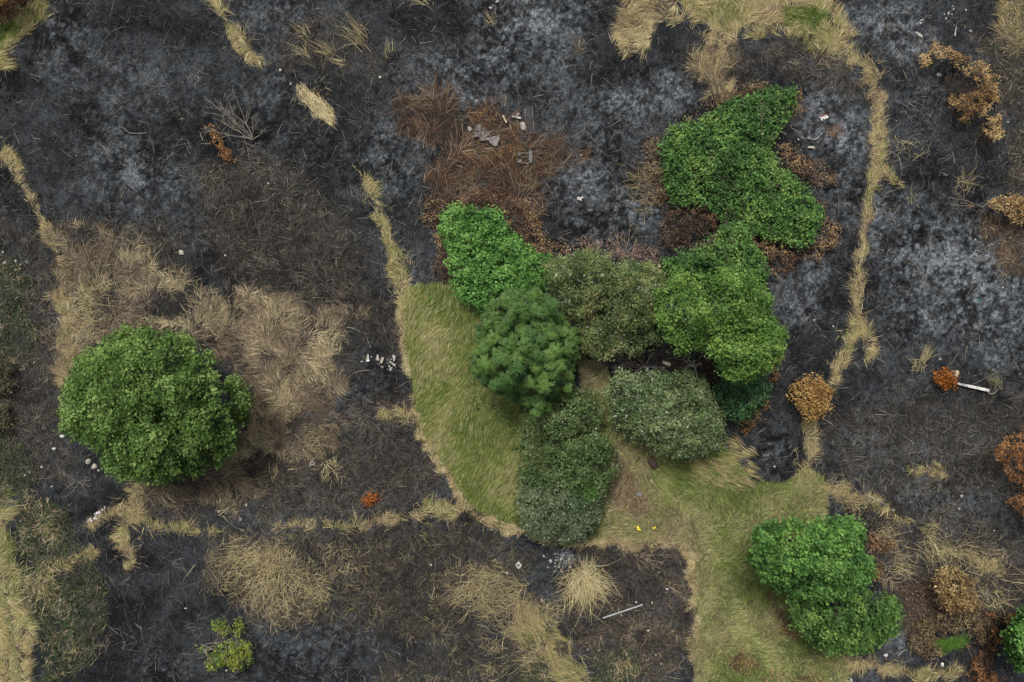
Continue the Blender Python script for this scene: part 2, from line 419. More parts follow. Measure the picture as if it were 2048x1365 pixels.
STRIPS = [
 ("unburnt pale grass strip running down from the top edge left of centre", [(414,-15),(440,20),(455,45),(470,75),(487,100),(505,118)], [9,11,13,14,15,13], 75, 25),
 ("short bright yellow straw wedge lying alone on the black ground left of centre", [(603,178),(622,190),(640,215),(655,238),(662,248)], [13,18,16,12,6], -55, 14),
 ("thin straw line running down to the top corner of the long green grass", [(722,345),(740,375),(752,395),(765,430),(775,460),(783,490),(790,520),(797,550),(803,585)], [3,6,8,9,10,10,10,11], 100, 40),
 ("long straw strip down the left side ending beside the round tree", [(14,310),(30,340),(38,365),(55,390),(75,420),(95,455),(105,480),(114,515),(125,560),(125,600),(130,640),(132,700),(138,765)], [7,10,10,9,9,10,10,13,14,14], 80, 50),
 ("trampled straw band below the round tree running down to a blunt end", [(278,972),(272,1010),(262,1040),(252,1070),(256,1100),(262,1122)], [14,17,18,17,12], 70, 60),
 ("straw arm reaching left from the band below the round tree to white rubbish", [(262,1008),(235,1022),(205,1038),(188,1048)], [12,10,8,5], 30, 40),
 ("weak straw arm reaching right from the band below the round tree", [(288,1055),(330,1058),(380,1060),(425,1063)], [9,7,4,4], 80, 60),
 ("straw strip slanting from the left weeds toward the blunt straw band", [(178,1106),(150,1115),(120,1130),(92,1150),(80,1175)], [6,9,12,16,12], 40, 50),
 ("straw strip running left from the pointed corner of the long green grass", [(650,1055),(690,1055),(735,1050),(780,1042),(830,1028),(870,1022),(920,1020),(945,1012)], [6,7,9,12,14,12,9,8], 75, 35),
 ("broken straw scraps continuing left of the bottom straw strip", [(545,1060),(575,1052),(605,1052),(625,1050)], [5,7,6,3], 80, 60),
 ("straw strip curving down the right side of the burnt clearing", [(1652,72),(1675,92),(1700,110),(1730,140),(1745,165),(1750,200),(1756,240),(1756,290),(1750,330),(1744,365),(1740,400),(1730,440),(1725,480),(1719,540),(1716,590),(1715,640),(1722,662)], [22,20,17,14,13,12,13,12,10,9,8,8,8,9,11], 85, 45),
 ("left prong of the straw fork leading down to the tan bush", [(1724,655),(1700,675),(1690,705),(1678,735),(1665,762)], [11,14,13,11,10], 70, 40),
 ("right prong of the straw fork on the right burnt ground", [(1722,655),(1742,685),(1745,705),(1738,718)], [10,14,12,6], 100, 45),
 ("short straw spur pointing right from the middle of the right strip", [(1757,345),(1775,350),(1795,368),(1815,380),(1830,392)], [12,9,5,6], 150, 30),
 ("straw stub below the tan bush joining the green meadow", [(1632,832),(1628,850),(1622,885),(1616,940)], [8,10,11,11], 88, 35),
 ("brownish straw band running right from the meadow corner", [(1645,975),(1690,985),(1720,995),(1750,1010),(1790,1030),(1830,1042),(1875,1055)], [13,12,9,6,6,6,4], 160, 40),
 ("small pale straw line lying right of the tan bush on black ground", [(1820,940),(1850,942),(1890,948)], [4,5,3], 170, 30),
 ("pale straw arc above the hollow tan thicket in the lower right", [(1845,1045),(1862,1075),(1885,1105),(1930,1112),(1985,1122),(2000,1145)], [8,12,13,12,14,8], 150, 60),
 ("tan straw band along the bottom right edge below the leafy double tree", [(1690,1325),(1740,1332),(1790,1345),(1850,1352),(1905,1345)], [10,12,13,12,8], 110, 50),
 ("short straw spur left of the long green grass", [(768,820),(790,826),(830,832)], [6,10,8], 170, 30),
]
AREAS = [
 ("bleached straw mat along the top edge above the ivy patch", [(1370,-30),(1640,-30),(1665,30),(1692,66),(1660,95),(1600,66),(1500,62),(1475,72),(1450,66),(1420,60),(1398,40),(1365,14)], P_STRIP, 260, 70, 60),
 ("thick bleached straw drift at the top edge left of the straw mat", [(1236,-30),(1350,-30),(1356,34),(1315,40),(1292,75),(1285,112),(1258,104),(1236,72),(1246,34)], P_STRAW, 240, 200, 50),
 ("straw tongue reaching down from the top mat toward the ivy patch", [(1405,55),(1475,60),(1470,110),(1450,150),(1462,185),(1440,195),(1400,160),(1385,120),(1400,100)], P_STRAW, 130, 100, 70),
 ("wide bed of trampled brown straw right of the round tree", [(340,645),(400,600),(430,602),(500,595),(560,604),(640,604),(700,622),(722,640),(695,675),(690,740),(690,775),(655,800),(640,830),(672,860),(650,900),(600,892),(560,920),(500,965),(430,992),(400,965),(500,850),(500,760),(420,700)], P_FIELD, 170, 60, 80),
 ("thin pale straw spread along the lower right rim of the round tree", [(400,965),(470,900),(530,840),(610,880),(570,925),(500,985),(430,1008),(340,1002),(296,978)], P_FIELD, 130, 60, 80),
 ("tangled tan straw above the round tree", [(112,470),(180,455),(260,495),(330,540),(372,562),(365,592),(330,590),(290,622),(350,650),(250,662),(150,725),(118,690),(122,600)], P_FIELD, 120, 45, 90),
 ("olive straw in a wedge at the bottom edge beneath the pale tufts", [(1020,1222),(1060,1214),(1110,1255),(1132,1290),(1165,1330),(1190,1400),(1130,1400),(1084,1312),(1052,1300),(1036,1268)], [(TAN,.15),(STRAW,.35),(YG,.3),(OLIVE,.15),(GREEN,.05)], 280, 120, 50),
 ("bleached straw bank along the left edge beside the pale track", [(-60,985),(12,990),(24,1020),(8,1060),(20,1110),(46,1185),(60,1255),(48,1310),(58,1420),(-60,1420)], [(STRAW,.25),(PALE,.3),(YG,.35),(OLIVE,.1)], 260, 20, 60),
 ("pale green and straw grass bank across the top left corner", [(-60,60),(30,40),(52,22),(64,-30),(110,-30),(90,22),(66,42),(62,70),(40,86),(20,98),(14,132),(-60,150)], [(STRAW,.35),(PALE,.15),(YG,.3),(OLIVE,.2)], 280, 45, 50),
 ("thin straw litter between the tufts of the lower left cluster", [(420,1100),(470,1092),(540,1080),(585,1105),(645,1150),(655,1195),(615,1235),(585,1245),(535,1240),(500,1228),(458,1190),(425,1150)], [(BROWN,.2),(TAN,.4),(STRAW,.3),(PALE,.1)], 16, 60, 110),
 ("thin straw litter between the pale tufts at the lower middle", [(900,1175),(940,1130),(1010,1130),(1015,1180),(1060,1190),(1110,1210),(1090,1250),(1030,1250),(960,1215)], [(BROWN,.2),(TAN,.4),(STRAW,.3),(PALE,.1)], 14, 150, 110),
 ("dry grey grass in the top right corner", [(1985,-40),(2120,-40),(2120,110),(2040,100),(2010,60)], [(GREYB,.3),(TAN,.4),(YG,.15),(STRAW,.15)], 160, 100, 90),
]
BROWNZ = [   # burnt ground with brown litter: region, density per m2, palette
 (R_([(380,340),(520,300),(600,360),(690,430),(750,540),(720,620),(500,590),(430,520),(390,430)], soft=30, wob=20), 70, P_LITTER),
 (R_([(100,430),(330,450),(390,560),(300,620),(120,600)], soft=25, wob=18), 90, P_LITTER),
 (R_([(470,880),(640,850),(760,880),(890,1000),(800,1030),(560,1040),(440,1010)], soft=25, wob=15), 75, P_LITTER),
 (R_([(420,1060),(960,1050),(1060,1100),(1030,1200),(900,1300),(650,1240),(430,1180)], soft=30, wob=20), 80, [(BLACK,.2),(GREYB,.4),(BROWN,.2),(OLIVE,.12),(TAN,.08)]),
 (R_([(900,1300),(1040,1280),(1120,1370),(700,1420),(760,1330)], soft=30, wob=20), 80, [(BLACK,.25),(GREYB,.4),(DKG,.2),(TAN,.15)]),
 (R_([(1150,1090),(1350,1090),(1390,1180),(1390,1300),(1300,1380),(1180,1330),(1100,1220)], soft=14, wob=10), 110, [(BLACK,.2),(GREYB,.35),(BROWN,.3),(TAN,.15)]),
 (R_([(1640,820),(1780,800),(2048,790),(2060,1000),(1900,990),(1650,960)], soft=35, wob=20), 60, P_LITTER),
 (R_([(1700,980),(1990,1040),(2060,1100),(2060,1240),(1960,1240),(1760,1150)], soft=30, wob=20), 85, P_LITTER),
 (R_([(1940,60),(2060,90),(2060,400),(2010,420),(2020,250),(1960,130)], soft=20, wob=18), 90, [(BLACK,.2),(GREYB,.35),(DKG,.15),(TAN,.3)]),
 (R_([(1560,70),(1640,80),(1720,150),(1740,200),(1600,170),(1500,110)], soft=15, wob=12), 70, P_LITTER),
 (R_([(560,40),(700,30),(780,110),(760,170),(560,130)], soft=25, wob=15), 55, P_LITTER),
 (R_([(1960,430),(2080,440),(2080,560),(2010,560),(1965,500)], soft=12, wob=12), 120, [(BLACK,.1),(BROWN,.5),(RUST,.2),(TAN,.2)]),
 (R_([(1768,1165),(1850,1150),(1890,1215),(1880,1245),(1840,1262),(1800,1262),(1775,1215)], soft=14, wob=12), 150, [(BROWN,.55),(RUST,.35),(TAN,.1)]),
 (R_([(690,800),(800,780),(830,830),(880,930),(900,990),(760,960),(680,900)], soft=18, wob=12), 75, P_LITTER),
 (R_([(730,590),(800,600),(815,720),(760,700),(700,680)], soft=18, wob=12), 60, P_LITTER),
 (R_([(1370,80),(1480,90),(1520,160),(1430,180),(1370,150)], soft=15, wob=10), 60, P_LITTER),
 (R_([(0,440),(100,470),(120,640),(110,760),(150,960),(60,960),(0,900)], soft=15, wob=15), 70, P_LITTER),
 (R_([(250,940),(500,960),(430,1050),(290,1050)], soft=20, wob=15), 60, P_LITTER),
]
RUSTZ = [
 ("rust-red dead stems left of the slab pile", R_([(800,195),(870,180),(922,208),(908,262),(850,292),(795,270)], soft=16, wob=22), 130, 120),
 ("rust-brown dead stems around the slab pile", R_([(930,240),(985,218),(1040,262),(1060,282),(1140,290),(1158,312),(1100,346),(1040,372),(960,385),(885,392),(855,350),(900,300)], soft=16, wob=22), 170, 20),
 ("rust-brown stems between the slab pile and the left bramble patch", R_([(860,350),(960,370),(1080,370),(1100,420),(1060,440),(940,410),(860,420)], soft=16, wob=20), 150, 60),
]
WEEDZ = [
 ("dark green weeds along the left edge", R_([(-40,520),(40,530),(75,600),(60,720),(-40,740)], soft=14, wob=14), 110),
 ("grey-green weeds beside the left edge below the round tree", R_([(-40,880),(40,870),(70,960),(40,990),(-40,990)], soft=12, wob=12), 110),
 ("dark green weeds between the left track and the burnt ground", R_([(40,1000),(120,1010),(150,1080),(205,1150),(215,1230),(170,1330),(100,1370),(75,1260),(55,1170),(35,1100)], soft=16, wob=14), 120),
 ("dark green weeds below the olive straw wedge", R_([(1060,1310),(1090,1320),(1120,1400),(1060,1400),(1040,1350)], soft=10, wob=8), 130),
 ("green weeds in the lower left of the burnt square", R_([(1185,1300),(1250,1290),(1280,1340),(1240,1390),(1190,1370)], soft=12, wob=8), 130),
]
GTOP = R_([(1555,22),(1600,12),(1645,30),(1648,58),(1610,62),(1570,48)], soft=6, wob=5)
GTOP2 = R_([(1435,15),(1470,10),(1480,40),(1450,52)], soft=6, wob=5)
GTL = R_([(-60,60),(25,50),(40,62),(20,85),(-60,110)], soft=6, wob=4)
GPOCK = R_([(1862,1290),(1880,1281),(1905,1276),(1935,1260),(1934,1282),(1915,1296),(1885,1305)], soft=6, wob=6)
BRP = R_([(1212,925),(1235,915),(1250,940),(1290,985),(1305,1030),(1270,1045),(1215,1010)], soft=9, wob=6)
TAN2 = R_([(1430,895),(1470,885),(1505,960),(1480,975),(1420,950),(1340,945),(1350,920)], soft=22, wob=14)
GC2 = R_([(1300,925),(1345,930),(1380,960),(1330,1000),(1300,960)], soft=10, wob=6)
MOWN = R_([(1400,1130),(1470,1100),(1520,1200),(1560,1250),(1500,1290),(1410,1300)], soft=20, wob=10)
SOOT = [R_(p, soft=14, wob=14) for p in ([(290,585),(385,578),(405,625),(330,640),(285,625)], [(185,545),(230,560),(235,640),(190,640)], [(300,500),(360,500),(370,545),(310,540)], [(600,600),(650,610),(640,640),(600,640)], [(560,840),(600,830),(610,880),(560,900)], [(660,680),(720,640),(740,760),(690,770)], [(470,930),(520,900),(560,930),(500,980)], [(120,470),(190,450),(200,500),(140,510)])]
TRACK = R_([(-4,1165),(8,1210),(16,1260),(26,1310),(34,1380)], [7,8,9], soft=4, wob=2)

ASH = [(215,290,80,60,.5),(300,350,90,60,.65),(290,180,120,80,.3),(150,120,90,80,.3),(110,60,60,60,.45),(560,30,120,40,.4),(540,190,60,40,.45),(930,150,110,50,.8),
 (965,195,60,28,1.1),(1060,50,110,60,.9),(1000,110,60,50,.5),(790,280,70,60,.5),(770,350,70,70,.5),(1260,210,90,50,.85),(1340,180,60,50,.8),(1200,290,80,60,.5),(1170,390,110,70,.7),
 (1280,430,60,40,.75),(1120,330,60,50,.45),(1200,480,60,30,.65),(1760,40,90,50,.95),(1820,90,60,40,.85),(1640,240,60,70,.75),(1660,140,60,60,.4),(1700,250,50,80,.5),(1850,200,50,60,.5),
 (1860,500,120,100,.95),(1960,540,110,90,.85),(1850,640,100,60,.7),(1980,640,70,60,.65),(2000,720,60,40,.5),(1600,600,50,55,.85),(1620,540,40,40,.5),(1850,980,60,40,.7),(1900,1060,40,60,.5),
 (1805,1270,40,50,.9),(1540,900,40,60,.55),(1720,880,60,30,.5),(620,1300,120,60,.35),(320,1340,60,40,.4),(1750,420,50,40,.5),(1120,150,50,100,.5),(1460,900,50,30,.5),(1690,360,50,60,.4),(1140,1112,26,16,1.2),(2080,620,80,200,.5),(1000,-60,300,60,.5)]

# ------------------------------------------------------------------ ground: one sheet out to the horizon
def axis(half, step):
    a = np.arange(-half, half + step / 2, step)
    g = half + np.cumsum(step * 1.12 ** np.arange(1, 61))
    return np.concatenate([-g[::-1], a, g])
xs = axis(36.0, 0.07); ys = axis(25.5, 0.07)
X, Y = np.meshgrid(xs, ys); nx, ny = len(xs), len(ys)
X = X.ravel(); Y = Y.ravel()
PX = X * PPM + 1024; PY = 682.5 - Y * PPM
col = np.zeros((len(X), 3))
a = fbm(PX, PY, 40, 1, 5, 0.6); a2 = fbm(PX, PY, 9, 4, 3, 0.8); low = fbm(PX, PY, 160, 2, 3)
dark = np.array([0.0115, 0.0125, 0.014]); char = np.array([0.033, 0.037, 0.041]); ashc = np.array([0.19, 0.212, 0.235]); brn = np.array([0.050, 0.043, 0.034])
t = sstep(0.25, 0.75, 0.5 * a + 0.5 * a2)[:, None]
col = (dark * (1 - t) + char * t) * (0.55 + 0.75 * sstep(0.35, 0.62, fbm(PX, PY, 110, 6, 4, 0.6)))[:, None]
A = 0.22 * sstep(0.4, 0.7, low)
for cx, cy, rx, ry, s in ASH:
    A = A + s * np.exp(-1.3 * (((PX - cx) / rx) ** 2 + ((PY - cy) / ry) ** 2))
A = np.clip(A, 0, 1.3) * sstep(0.36, 0.70, 0.42 * a + 0.58 * a2) * (0.55 + 0.8 * sstep(0.4, 0.75, vn(PX + 3 * a2, PY, 4.5, 7)))
A = np.clip(A * 0.85, 0, 1)[:, None]
col = col * (1 - A) + ashc * A
def paint(R, c, amount):
    global col
    x0, y0, x1, y1 = R.bb
    k = np.where((PX > x0) & (PX < x1) & (PY > y0) & (PY < y1))[0]
    if not len(k): return
    w = (R.mask(PX[k], PY[k]) * amount * (0.5 + 0.6 * sstep(0.36, 0.6, fbm(PX[k], PY[k], 22, 3, 4, 0.65))))[:, None]
    cc = np.asarray(c) * (0.55 + 0.9 * a2[k])[:, None]
    col[k] = col[k] * (1 - w) + cc * w
for R, d, p in BROWNZ: paint(R, brn, min(0.85, d / 120))
for lb, R, d, fl in RUSTZ: paint(R, (0.052, 0.033, 0.024), 0.7)
for lb, R, d in WEEDZ: paint(R, (0.035, 0.045, 0.03), 0.8)
SREG = [(lb, R_(pts, [q * 0.62 for q in hw], soft=9, wob=12), fl, 110) for lb, pts, hw, fl, ji in STRIPS]
AREG = [(lb, R_(pts, soft=32 if pal is P_FIELD else 14, wob=24 if pal is P_FIELD else 17), pal, d, fl, ji) for lb, pts, pal, d, fl, ji in AREAS]
for i, (lb, R, pal, d, fl, ji) in enumerate(AREG): paint(R, (0.085, 0.067, 0.048) if pal is P_FIELD else (0.17, 0.135, 0.08), 0.75 if pal is P_FIELD else (0.2 if d < 60 else 0.6))
for lb, R, fl, ji in SREG: paint(R, (0.15, 0.12, 0.07), 0.6)
paint(G1, (0.085, 0.105, 0.03), 1); paint(G2, (0.13, 0.13, 0.055), 1); paint(BRP, (0.16, 0.11, 0.06), 0.8); paint(RING1, (0.20, 0.16, 0.08), 0.8)
for R in (GTOP, GTOP2, GTL, GPOCK): paint(R, (0.07, 0.11, 0.025), 0.9)
for R in SOOT: paint(R, (0.028, 0.027, 0.026), 0.8)
paint(TRACK, (0.26, 0.26, 0.14), 0.9)
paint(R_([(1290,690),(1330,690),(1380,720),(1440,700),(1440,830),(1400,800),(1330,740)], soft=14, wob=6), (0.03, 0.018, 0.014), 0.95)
Z = gz(X, Y)
far = np.maximum(np.abs(X) - 40, np.abs(Y) - 30)
Z = np.where(far > 0, Z * np.clip(1 - far / 30, 0, 1), Z)
Q = (np.arange(ny - 1)[:, None] * nx + np.arange(nx - 1)[None]).ravel()
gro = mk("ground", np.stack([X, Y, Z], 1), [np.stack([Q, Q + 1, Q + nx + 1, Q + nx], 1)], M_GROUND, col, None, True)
tag(gro, "burnt black field with pale ash and unburnt patches", "ground", None, "structure")
OUTSIDE = R_([(-60,-60),(2108,-60),(2108,1425),(-60,1425)], soft=2, wob=0)

# ------------------------------------------------------------------ trees and shrubs
LG = (0.13, 0.24, 0.05)
BIG = [(300,655),(345,660),(385,680),(420,705),(455,735),(480,765),(500,800),(495,840),(480,880),(455,905),(425,935),(385,955),(340,965),(290,958),(245,950),(215,930),(200,900),(165,885),(135,855),(122,820),(140,780),(150,740),(175,700),(215,685),(250,660)]
P_BIG = [((0.065,0.12,0.028),.3),((0.11,0.195,0.042),.45),((0.20,0.30,0.085),.25)]
plant("tree", "big round dark green broadleaf tree standing alone on the left", "tree", BIG, P_BIG, 1.6, 6.6, (0.38, 0.68), (0.12,0.21), (0.08,0.13), 120, 11, spacing=1.0, trunk_r=0.24, nmax=340, rough=0.22, fill=0.3, twig=30, twigmat=M_BARK)
NE = [[(1322,590),(1340,560),(1380,545),(1430,545),(1480,540),(1520,560),(1535,600),(1538,660),(1500,690),(1440,690),(1410,700),(1370,708),(1340,690),(1318,650)],
      [(1425,660),(1470,640),(1520,630),(1560,660),(1558,705),(1540,745),(1490,760),(1445,752),(1425,715)]]
P_NE = [((0.07,0.15,0.03),.3),((0.115,0.22,0.045),.45),((0.19,0.31,0.07),.25)]
plant("tree", "bright green spreading tree right of centre with a lower lobe hanging over dark shade", "tree", NE, P_NE, 3.6, [7.2, 6.8], (0.38, 0.7), (0.11,0.19), (0.07,0.11), 125, 12, rough=0.28, fill=0.25, spacing=1.05, trunk_r=0.2)
DB1 = [(1508,1075),(1540,1048),(1580,1045),(1620,1038),(1660,1042),(1705,1040),(1720,1070),(1728,1110),(1745,1135),(1735,1160),(1700,1185),(1640,1195),(1590,1190),(1545,1170),(1515,1140),(1500,1110)]
DB2 = [(1560,1175),(1600,1180),(1680,1180),(1740,1178),(1780,1200),(1800,1230),(1785,1265),(1750,1290),(1700,1308),(1660,1300),(1620,1280),(1590,1240)]
P_DB = [((0.055,0.13,0.03),.3),((0.09,0.21,0.05),.4),((0.16,0.31,0.07),.3)]
plant("tree", "bright green tree in the lower right, the upper of two touching crowns", "tree", DB1, P_DB, 2.6, 7.0, (0.34, 0.62), (0.12,0.21), (0.08,0.14), 135, 13, rough=0.26, fill=0.3, spacing=0.98, trunk_r=0.18, up=0.35)
plant("tree", "rounder darker green tree in the lower right, the lower of two touching crowns", "tree", DB2, [((0.055,0.12,0.03),.3),((0.09,0.18,0.045),.45),((0.16,0.27,0.06),.25)], 0.9, 4.4, (0.34, 0.62), (0.13,0.22), (0.08,0.14), 105, 14, rough=0.26, fill=0.3, spacing=0.98, trunk_r=0.16)
WGR = [[(1092,530),(1130,508),(1180,500),(1215,510),(1235,545),(1220,580),(1200,620),(1170,640),(1130,630),(1105,600),(1090,565)],
       [(1195,555),(1250,520),(1295,525),(1325,555),(1322,600),(1310,640),(1270,660),(1225,640),(1200,600)],
       [(1140,640),(1200,615),(1260,640),(1300,650),(1310,680),(1270,705),(1200,715),(1150,695)]]
P_WG = [((0.08,0.12,0.045),.28),((0.14,0.20,0.07),.42),((0.23,0.28,0.10),.27),((0.34,0.32,0.15),.03)]
plant("shrub", "grey-green willow shrub with yellowish leaves between the two bramble patches", "shrub", WGR, P_WG, 1.5, [4.4, 4.6, 2.9], (0.28, 0.55), (0.12,0.2), (0.04,0.07), 160, 15, rough=0.36, fill=0.2, spacing=1.08, trunk_r=0.07, multi=4, tmat=M_TWIG, white=0.02, stem="stems")
WSE = [(1240,748),(1290,750),(1330,742),(1375,738),(1410,755),(1425,800),(1445,840),(1440,875),(1410,900),(1370,915),(1330,905),(1295,880),(1250,860),(1222,825),(1215,780)]
P_WS = [((0.085,0.13,0.05),.25),((0.145,0.21,0.08),.45),((0.24,0.31,0.14),.3)]
plant("shrub", "willow shrub flecked with pale leaf undersides beside the bare dark gap", "shrub", WSE, P_WS, 1.0, 3.9, (0.28, 0.52), (0.13,0.22), (0.04,0.075), 150, 16, rough=0.34, fill=0.2, spacing=1.08, trunk_r=0.06, multi=4, tmat=M_TWIG, white=0.07, stem="stems")
LS = [[(1045,815),(1085,785),(1150,770),(1188,790),(1202,825),(1205,870),(1228,905),(1225,950),(1208,990),(1150,1000),(1080,990),(1042,965),(1048,900),(1040,860)]]
P_LS = [((0.07,0.11,0.04),.3),((0.115,0.175,0.06),.5),((0.18,0.25,0.10),.2)]
plant("shrub", "dark green shrub below the pinnate tree along the green grass", "shrub", LS, P_LS, 0.8, [3.0], (0.28, 0.52), (0.12,0.2), (0.05,0.085), 140, 17, rough=0.4, fill=0.2, spacing=1.12, trunk_r=0.06, multi=4, white=0.01, stem="stems")
LG2 = [(1042,960),(1110,955),(1165,975),(1206,985),(1195,1040),(1165,1070),(1120,1085),(1070,1070),(1040,1040),(1035,1000)]
plant("shrub", "grey-leaved rounded shrub at the lower tip of the central thicket", "shrub", LG2, [((0.08,0.12,0.06),.3),((0.135,0.18,0.09),.5),((0.22,0.26,0.16),.2)], 0.6, 2.9, (0.26, 0.46), (0.10,0.17), (0.04,0.07), 170, 18, rough=0.34, fill=0.2, spacing=1.05, trunk_r=0.05, multi=4, white=0.02, stem="stems")
plant("plant", "small vivid green plant tucked in the side of the grey shrub", "plant", [(1150,985),(1175,972),(1198,985),(1190,1005),(1165,1005)], [((0.08,0.17,0.03),.5),((0.13,0.23,0.05),.5)], 1.2, 2.6, (0.25, 0.4), (0.1,0.16), (0.04,0.07), 170, 19, trunk_r=0.02, stem="stem", crown="leaves")
DKP = [(1425,760),(1470,755),(1520,750),(1540,780),(1520,815),(1490,840),(1455,835),(1430,800)]
plant("shrub", "dark blue-green shrub in the shade under the bright green tree", "shrub", DKP, [((0.03,0.08,0.035),.35),((0.055,0.14,0.055),.4),((0.10,0.21,0.08),.25)], 0.4, 2.6, (0.26, 0.46), (0.14,0.24), (0.06,0.1), 95, 20, rough=0.5, fill=0.15, spacing=1.2, trunk_r=0.05, multi=3, stem="stems")
BNW = [(880,425),(920,410),(965,420),(995,428),(1010,445),(1030,480),(1060,508),(1100,518),(1105,565),(1065,590),(1010,603),(960,615),(920,595),(897,560),(900,510),(877,460)]
plant("bramble_patch", "vivid green bramble patch with a scorched brown rim on the left of the thicket", "bramble", BNW, [((0.06,0.15,0.03),.25),((0.10,0.24,0.05),.45),((0.17,0.34,0.08),.3)], 0.7, 1.6, (0.22, 0.42), (0.11,0.19), (0.08,0.13), 95, 21, rough=0.5, fill=0.12, spacing=0.98, nmax=600, trunk_r=0.02, multi=6, flat=0.6, stem="stems", crown="leaves", up=0.8)
BNE = [[(1325,285),(1345,260),(1400,238),(1450,212),(1500,190),(1540,172),(1588,178),(1592,222),(1562,240),(1555,280),(1532,295),(1560,330),(1605,365),(1640,420),(1640,460),(1602,495),(1560,488),(1500,458),(1470,440),(1445,430),(1400,410),(1340,400),(1330,350)],
       [(1445,430),(1500,455),(1495,490),(1530,512),(1532,560),(1440,560),(1350,560),(1318,520),(1400,500),(1440,470)]]
plant("bramble_patch", "large ragged green bramble and ivy patch in the upper right", "bramble", BNE, [((0.05,0.11,0.03),.3),((0.08,0.18,0.045),.42),((0.13,0.25,0.06),.26),((0.19,0.29,0.07),.02)], 0.5, [1.3, 1.9], (0.22, 0.42), (0.11,0.19), (0.08,0.13), 90, 22, rough=0.5, fill=0.12, spacing=0.98, nmax=1000, trunk_r=0.02, multi=6, flat=0.6, stem="stems", crown="leaves", up=0.7, cscale=1.6)
YS = [[(425,1245),(450,1238),(455,1265),(425,1262)],[(440,1290),(470,1278),(500,1290),(505,1320),(480,1335),(440,1330),(415,1338),(425,1310)],[(470,1245),(485,1245),(482,1270),(470,1272)],[(402,1296),(416,1295),(414,1303),(402,1303)]]
plant("shrub", "small half-burnt yellow-green shrub with bare twigs near the bottom left", "shrub", YS, [((0.10,0.17,0.03),.4),((0.18,0.26,0.04),.4),((0.32,0.34,0.05),.2)], 0.4, [1.1,1.4,0.9,0.6], (0.16, 0.34), (0.09,0.16), (0.04,0.08), 95, 23, rough=0.5, fill=0.15, spacing=1.15, trunk_r=0.03, multi=4, tmat=M_TWIG, twig=90, stem="stems", crown="leaves")
plant("tree", "bright green broadleaf tree cut off by the right edge near the bottom", "tree", [(2012,1275),(2030,1250),(2060,1215),(2110,1220),(2120,1320),(2060,1335),(2030,1325)], P_DB, 0.8, 4.5, (0.4, 0.7), (0.15,0.25), (0.1,0.16), 80, 24, spacing=0.85, trunk_r=0.12)

# pinnate tree: every lobe is a rosette of fronds
PIN = [(960,640),(985,612),(1030,585),(1070,582),(1105,600),(1135,640),(1148,690),(1150,740),(1140,790),(1100,800),(1070,830),(1030,800),(975,780),(942,740),(950,690)]
r = np.random.default_rng(25)
lob = lobes_of(PIN, 2.4, 6.2, (0.34, 0.52), 1.02, r, 170, rough=0.34)
ctr = np.mean([l[0] for l in lob], 0)
t = thing("tree", "dark green pinnate-leaved tree of tufted rosettes left of the centre", "tree", (ctr[0], ctr[1], float(gz(ctr[0], ctr[1]))))
PP = []; NN = []; RR = []; CC = []; LL = []
for c, rad in lob:
    q_ = np.clip(r.normal(0.4, 0.25), 0, 1); tone = np.array([0.05, 0.11, 0.03]) * (1 - q_) + np.array([0.125, 0.215, 0.05]) * q_
    for f in range(12):
        az = 2 * math.pi * f / 12 + r.normal(0, 0.2); d = np.array([math.cos(az), math.sin(az), 0])
        el = r.uniform(0.1, 1.1); s = np.linspace(0.12, 1, 8)
        fl = rad * r.uniform(1.0, 1.35)
        rach = c + np.outer(s * fl * math.cos(el), d) + np.outer(fl * (s * math.sin(el) - 0.55 * s ** 2 * (0.5 + math.cos(el))), [0, 0, 1])
        side = np.array([-d[1], d[0], 0])
        for sg in (-1, 1):
            PP.append(rach + sg * side * 0.055); NN.append(np.array([0, 0, 1]) + d * 0.35 + r.normal(0, 0.22, (8, 3)))
            RR.append(np.tile(side * sg + d * 0.5, (8, 1))); LL.append(np.full(8, 0.17))
            fade = np.linspace(1.45, 0.85, 8)[:, None]
            CC.append(tone * fade * r.uniform(0.8, 1.2, (8, 1)))
P = np.concatenate(PP); n = len(P)
V, F = leaf_quads(P, np.concatenate(NN), np.concatenate(LL) * r.uniform(0.8, 1.2, n), r.uniform(0.055, 0.08, n), r, np.concatenate(RR))
mk("crown", V, [F], M_LEAF, np.repeat(np.concatenate(CC), 4, 0), t)
trunk("trunk", t.location[:], lob, t, r, 0.15, 40)
foliage("inner_leaves", [(c - np.array([0, 0, 0.9]), rd) for c, rd in lob], t, [((0.05,0.11,0.035),1)], (0.12,0.2), (0.05,0.08), 22, r)

